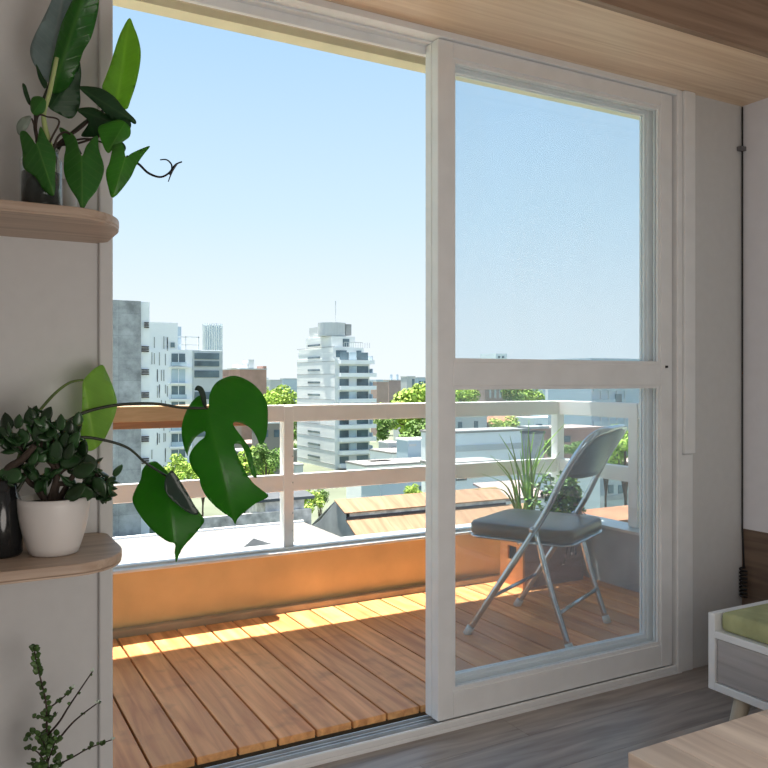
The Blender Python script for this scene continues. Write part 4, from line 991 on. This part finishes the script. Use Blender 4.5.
random.seed(31)
g_ = 'far low buildings on the skyline'
for k in range(44):
    px = 100 + k * 13.2 + random.uniform(-4, 4); tt = random.uniform(420, 800)
    d = dims(px, tt, px + random.uniform(6, 15), random.uniform(377.5, 385), 18)
    if hit(d[0], d[1], d[2], d[3]): continue
    building('tiny far low building on the hazy skyline', d, random.choice((CPALE, CBLUE, CPINK, CPALE, CWHITE)), None, .3, 'far_building', g_)
# trees
protos = []
def tree_proto(seed, dark):
    random.seed(seed); m = MB(); lumps = []
    for k in range(16):
        v = Vector((random.gauss(0, .42), random.gauss(0, .42), random.gauss(0, .34)))
        if v.length > .75: v *= .75 / v.length
        lumps.append((v, random.uniform(.24, .40)))
    for c, r in lumps:
        for k in range(130):
            d = Vector((random.gauss(0, 1), random.gauss(0, 1), random.gauss(.25, 1))).normalized(); p = c + d * r * random.uniform(.7, 1.05)
            nr = (d + Vector((random.gauss(0, .5), random.gauss(0, .5), random.gauss(0, .5)))).normalized()
            a = nr.orthogonal().normalized(); b = nr.cross(a); s = random.uniform(.045, .09)
            m.add([p - a * s, p - b * s * .7, p + a * s, p + b * s * .7], [(0, 1, 2, 3)])
    tr_ = MB().tube([(0, 0, -1.6), (.03, 0, -.8), (0, .02, .1)], [.085, .06, .03], 7)
    for k in range(4):
        a = k * 1.6; tr_.tube([(0, 0, -.6), (.3 * math.cos(a), .3 * math.sin(a), -.05)], [.045, .02], 6)
    return m, tr_
meshes = {}
def tree(label, px, py, rpx, t, dark=0, sq=.85):
    v = (random.randrange(3), dark)
    p = at(px, py, t); R = rpx * t / F * 1.22
    o = bpy.data.objects.new('tree', None); C.objects.link(o); o['label'] = label; o['category'] = 'tree'; o['group'] = 'city trees'
    if v not in meshes:
        st = random.getstate(); m, tk_ = tree_proto(v[0] * 7 + 3, dark); random.setstate(st)
        a = bpy.data.meshes.new('crown'); a.from_pydata(m.v, [], m.f); a.materials.append(M_TREED if dark else M_TREE)
        b = bpy.data.meshes.new('trunk'); b.from_pydata(tk_.v, [], tk_.f); b.materials.append(M_TRUNK); meshes[v] = (a, b)
    a = bpy.data.objects.new('crown', meshes[v][0]); C.objects.link(a); a.parent = o
    b = bpy.data.objects.new('trunk', meshes[v][1]); C.objects.link(b); b.parent = o
    base = p.z - GZ
    hh = hit(p.x - R * .8, p.x + R * .8, p.y - R * .8, p.y + R * .8)
    REG.append(('tree', p.x - R * .8, p.x + R * .8, p.y - R * .8, p.y + R * .8))
    if hh: print('TREEHIT', label, t, round(R, 1), '|', hh)
    o.location = (p.x, p.y, GZ); o.rotation_euler = (0, 0, random.uniform(0, 6))
    a.location = (0, 0, base); a.scale = (R, R, R * sq); b.location = (0, 0, base); b.scale = (R, R, base / 1.6)
    return o
random.seed(40)
TT = [('big bright tree to the right of the apartment tower', 403, 409, 32, 225, 0), ('leafy tree behind the top rail next to the door frame', 438, 405, 22, 240, 0), ('dark green tree below the top rail right of the tower', 412, 436, 24, 186, 1), ('slim tree touching the right side of the apartment tower', 383, 428, 14, 205, 1),
      ('tree crown above the top rail left of the apartment tower', 281, 402, 18, 250, 0), ('dark tree behind the railing post', 291, 430, 15, 215, 1), ('tree between the leaf and the tower foot', 288, 455, 13, 225, 1), ('small tree above the top rail beside the big leaf', 270, 396, 10, 300, 0),
      ('bright bush behind the lower monstera leaf stem', 184, 470, 17, 92, 0), ('tree beside the lower monstera leaf', 203, 478, 13, 98, 0), ('low tree under the big leaf', 245, 462, 18, 125, 0), ('hedge-like tree right of the big leaf', 266, 458, 16, 112, 1), ('round bush between the big leaf and the post', 262, 472, 12, 118, 0),
      ('bright bush in front of the grey shed gable', 306, 503, 16, 76, 0), ('smaller bush behind the grey shed gable', 320, 497, 9, 84, 1), ('small tree behind the weathered shed', 232, 497, 14, 90, 1), ('bush peeping over the rusty shed roof', 412, 492, 9, 91, 0),
      ('tree at the left edge of the glass above the rail', 464, 396, 18, 260, 0), ('small dark tree left of the rose brown block', 478, 390, 9, 325, 1), ('bright tree in the middle of the glass above the rail', 528, 395, 20, 275, 0), ('narrow tree right of the rose brown block', 510, 393, 11, 250, 1), ('round green tree over the warehouse roof', 503, 430, 15, 165, 0), ('bush right of the dark flue shaft', 553, 447, 14, 118, 1),
      ('tall tree to the right of the chair back', 625, 446, 22, 84, 0), ('tree below the office block behind the chair back', 606, 456, 15, 92, 1), ('bush low behind the chair back', 578, 452, 12, 110, 1), ('tree at the horizon beyond the white block', 558, 390, 11, 300, 0)]
for T in TT: tree(*T)
random.seed(77)
g_ = 'small houses between the trees'
for k in range(90):
    py = random.uniform(384, 470); z = random.uniform(-16, -12); tt = (HC - z) * F / (py - CY); px = random.uniform(110, 660)
    if tt < 95 or tt > 420 or 292 < px < 380 or (150 < px < 230 and tt < 190) or (330 < px < 560 and tt < 190): continue
    p = at(px, py, tt); w = random.uniform(7, 14)
    dd = random.uniform(7, 14)
    if hit(p.x - 1, p.x + w + 1, p.y - 1, p.y + dd + 1): continue
    building('small low house among the city trees', (p.x, p.x + w, p.y, p.y + dd, GZ, z), random.choice((CPALE, CWHITE, CPINK, CCREAM)), random.choice((CTERRA, CPALE, CCREAM, CPINK)), .3, 'house', g_)


# ================================================================== LIGHT
sun = bpy.data.lights.new('sun', 'SUN'); so = bpy.data.objects.new('sun', sun); C.objects.link(so)
sun.energy = 12.0; sun.angle = .009; sun.color = (1, .93, .82)
so.rotation_euler = Vector((-.07, .157, 1)).to_track_quat('Z', 'Y').to_euler()
fill = bpy.data.lights.new('fill_light', 'POINT'); lo = bpy.data.objects.new('fill_light', fill); C.objects.link(lo)
fill.energy = 25; fill.color = (1, .93, .86); fill.shadow_soft_size = .4; lo.location = (.6, .1, .75)  # unseen fill light added low in the room to brighten the soffit
w = bpy.data.worlds.new('World'); SC.world = w; w.use_nodes = True; nt = w.node_tree
bg = nt.nodes['Background']
tc = N(nt, 'ShaderNodeTexCoord'); sx = N(nt, 'ShaderNodeSeparateXYZ'); L(nt, tc.outputs['Generated'], sx.inputs[0])
col = ramp(nt, sx.outputs['Z'], [(0., (.86, .93, .97)), (.08, (.80, .90, .97)), (.2, (.63, .82, .97)), (.42, (.42, .66, .94)), (1., (.30, .52, .88))])
L(nt, col, bg.inputs['Color']); bg.inputs['Strength'].default_value = .87
SC.view_settings.view_transform = 'Standard'; SC.view_settings.look = 'None'
SC.view_settings.exposure = 0.32; SC.view_settings.gamma = 1.0; SC.view_settings.use_curve_mapping = False
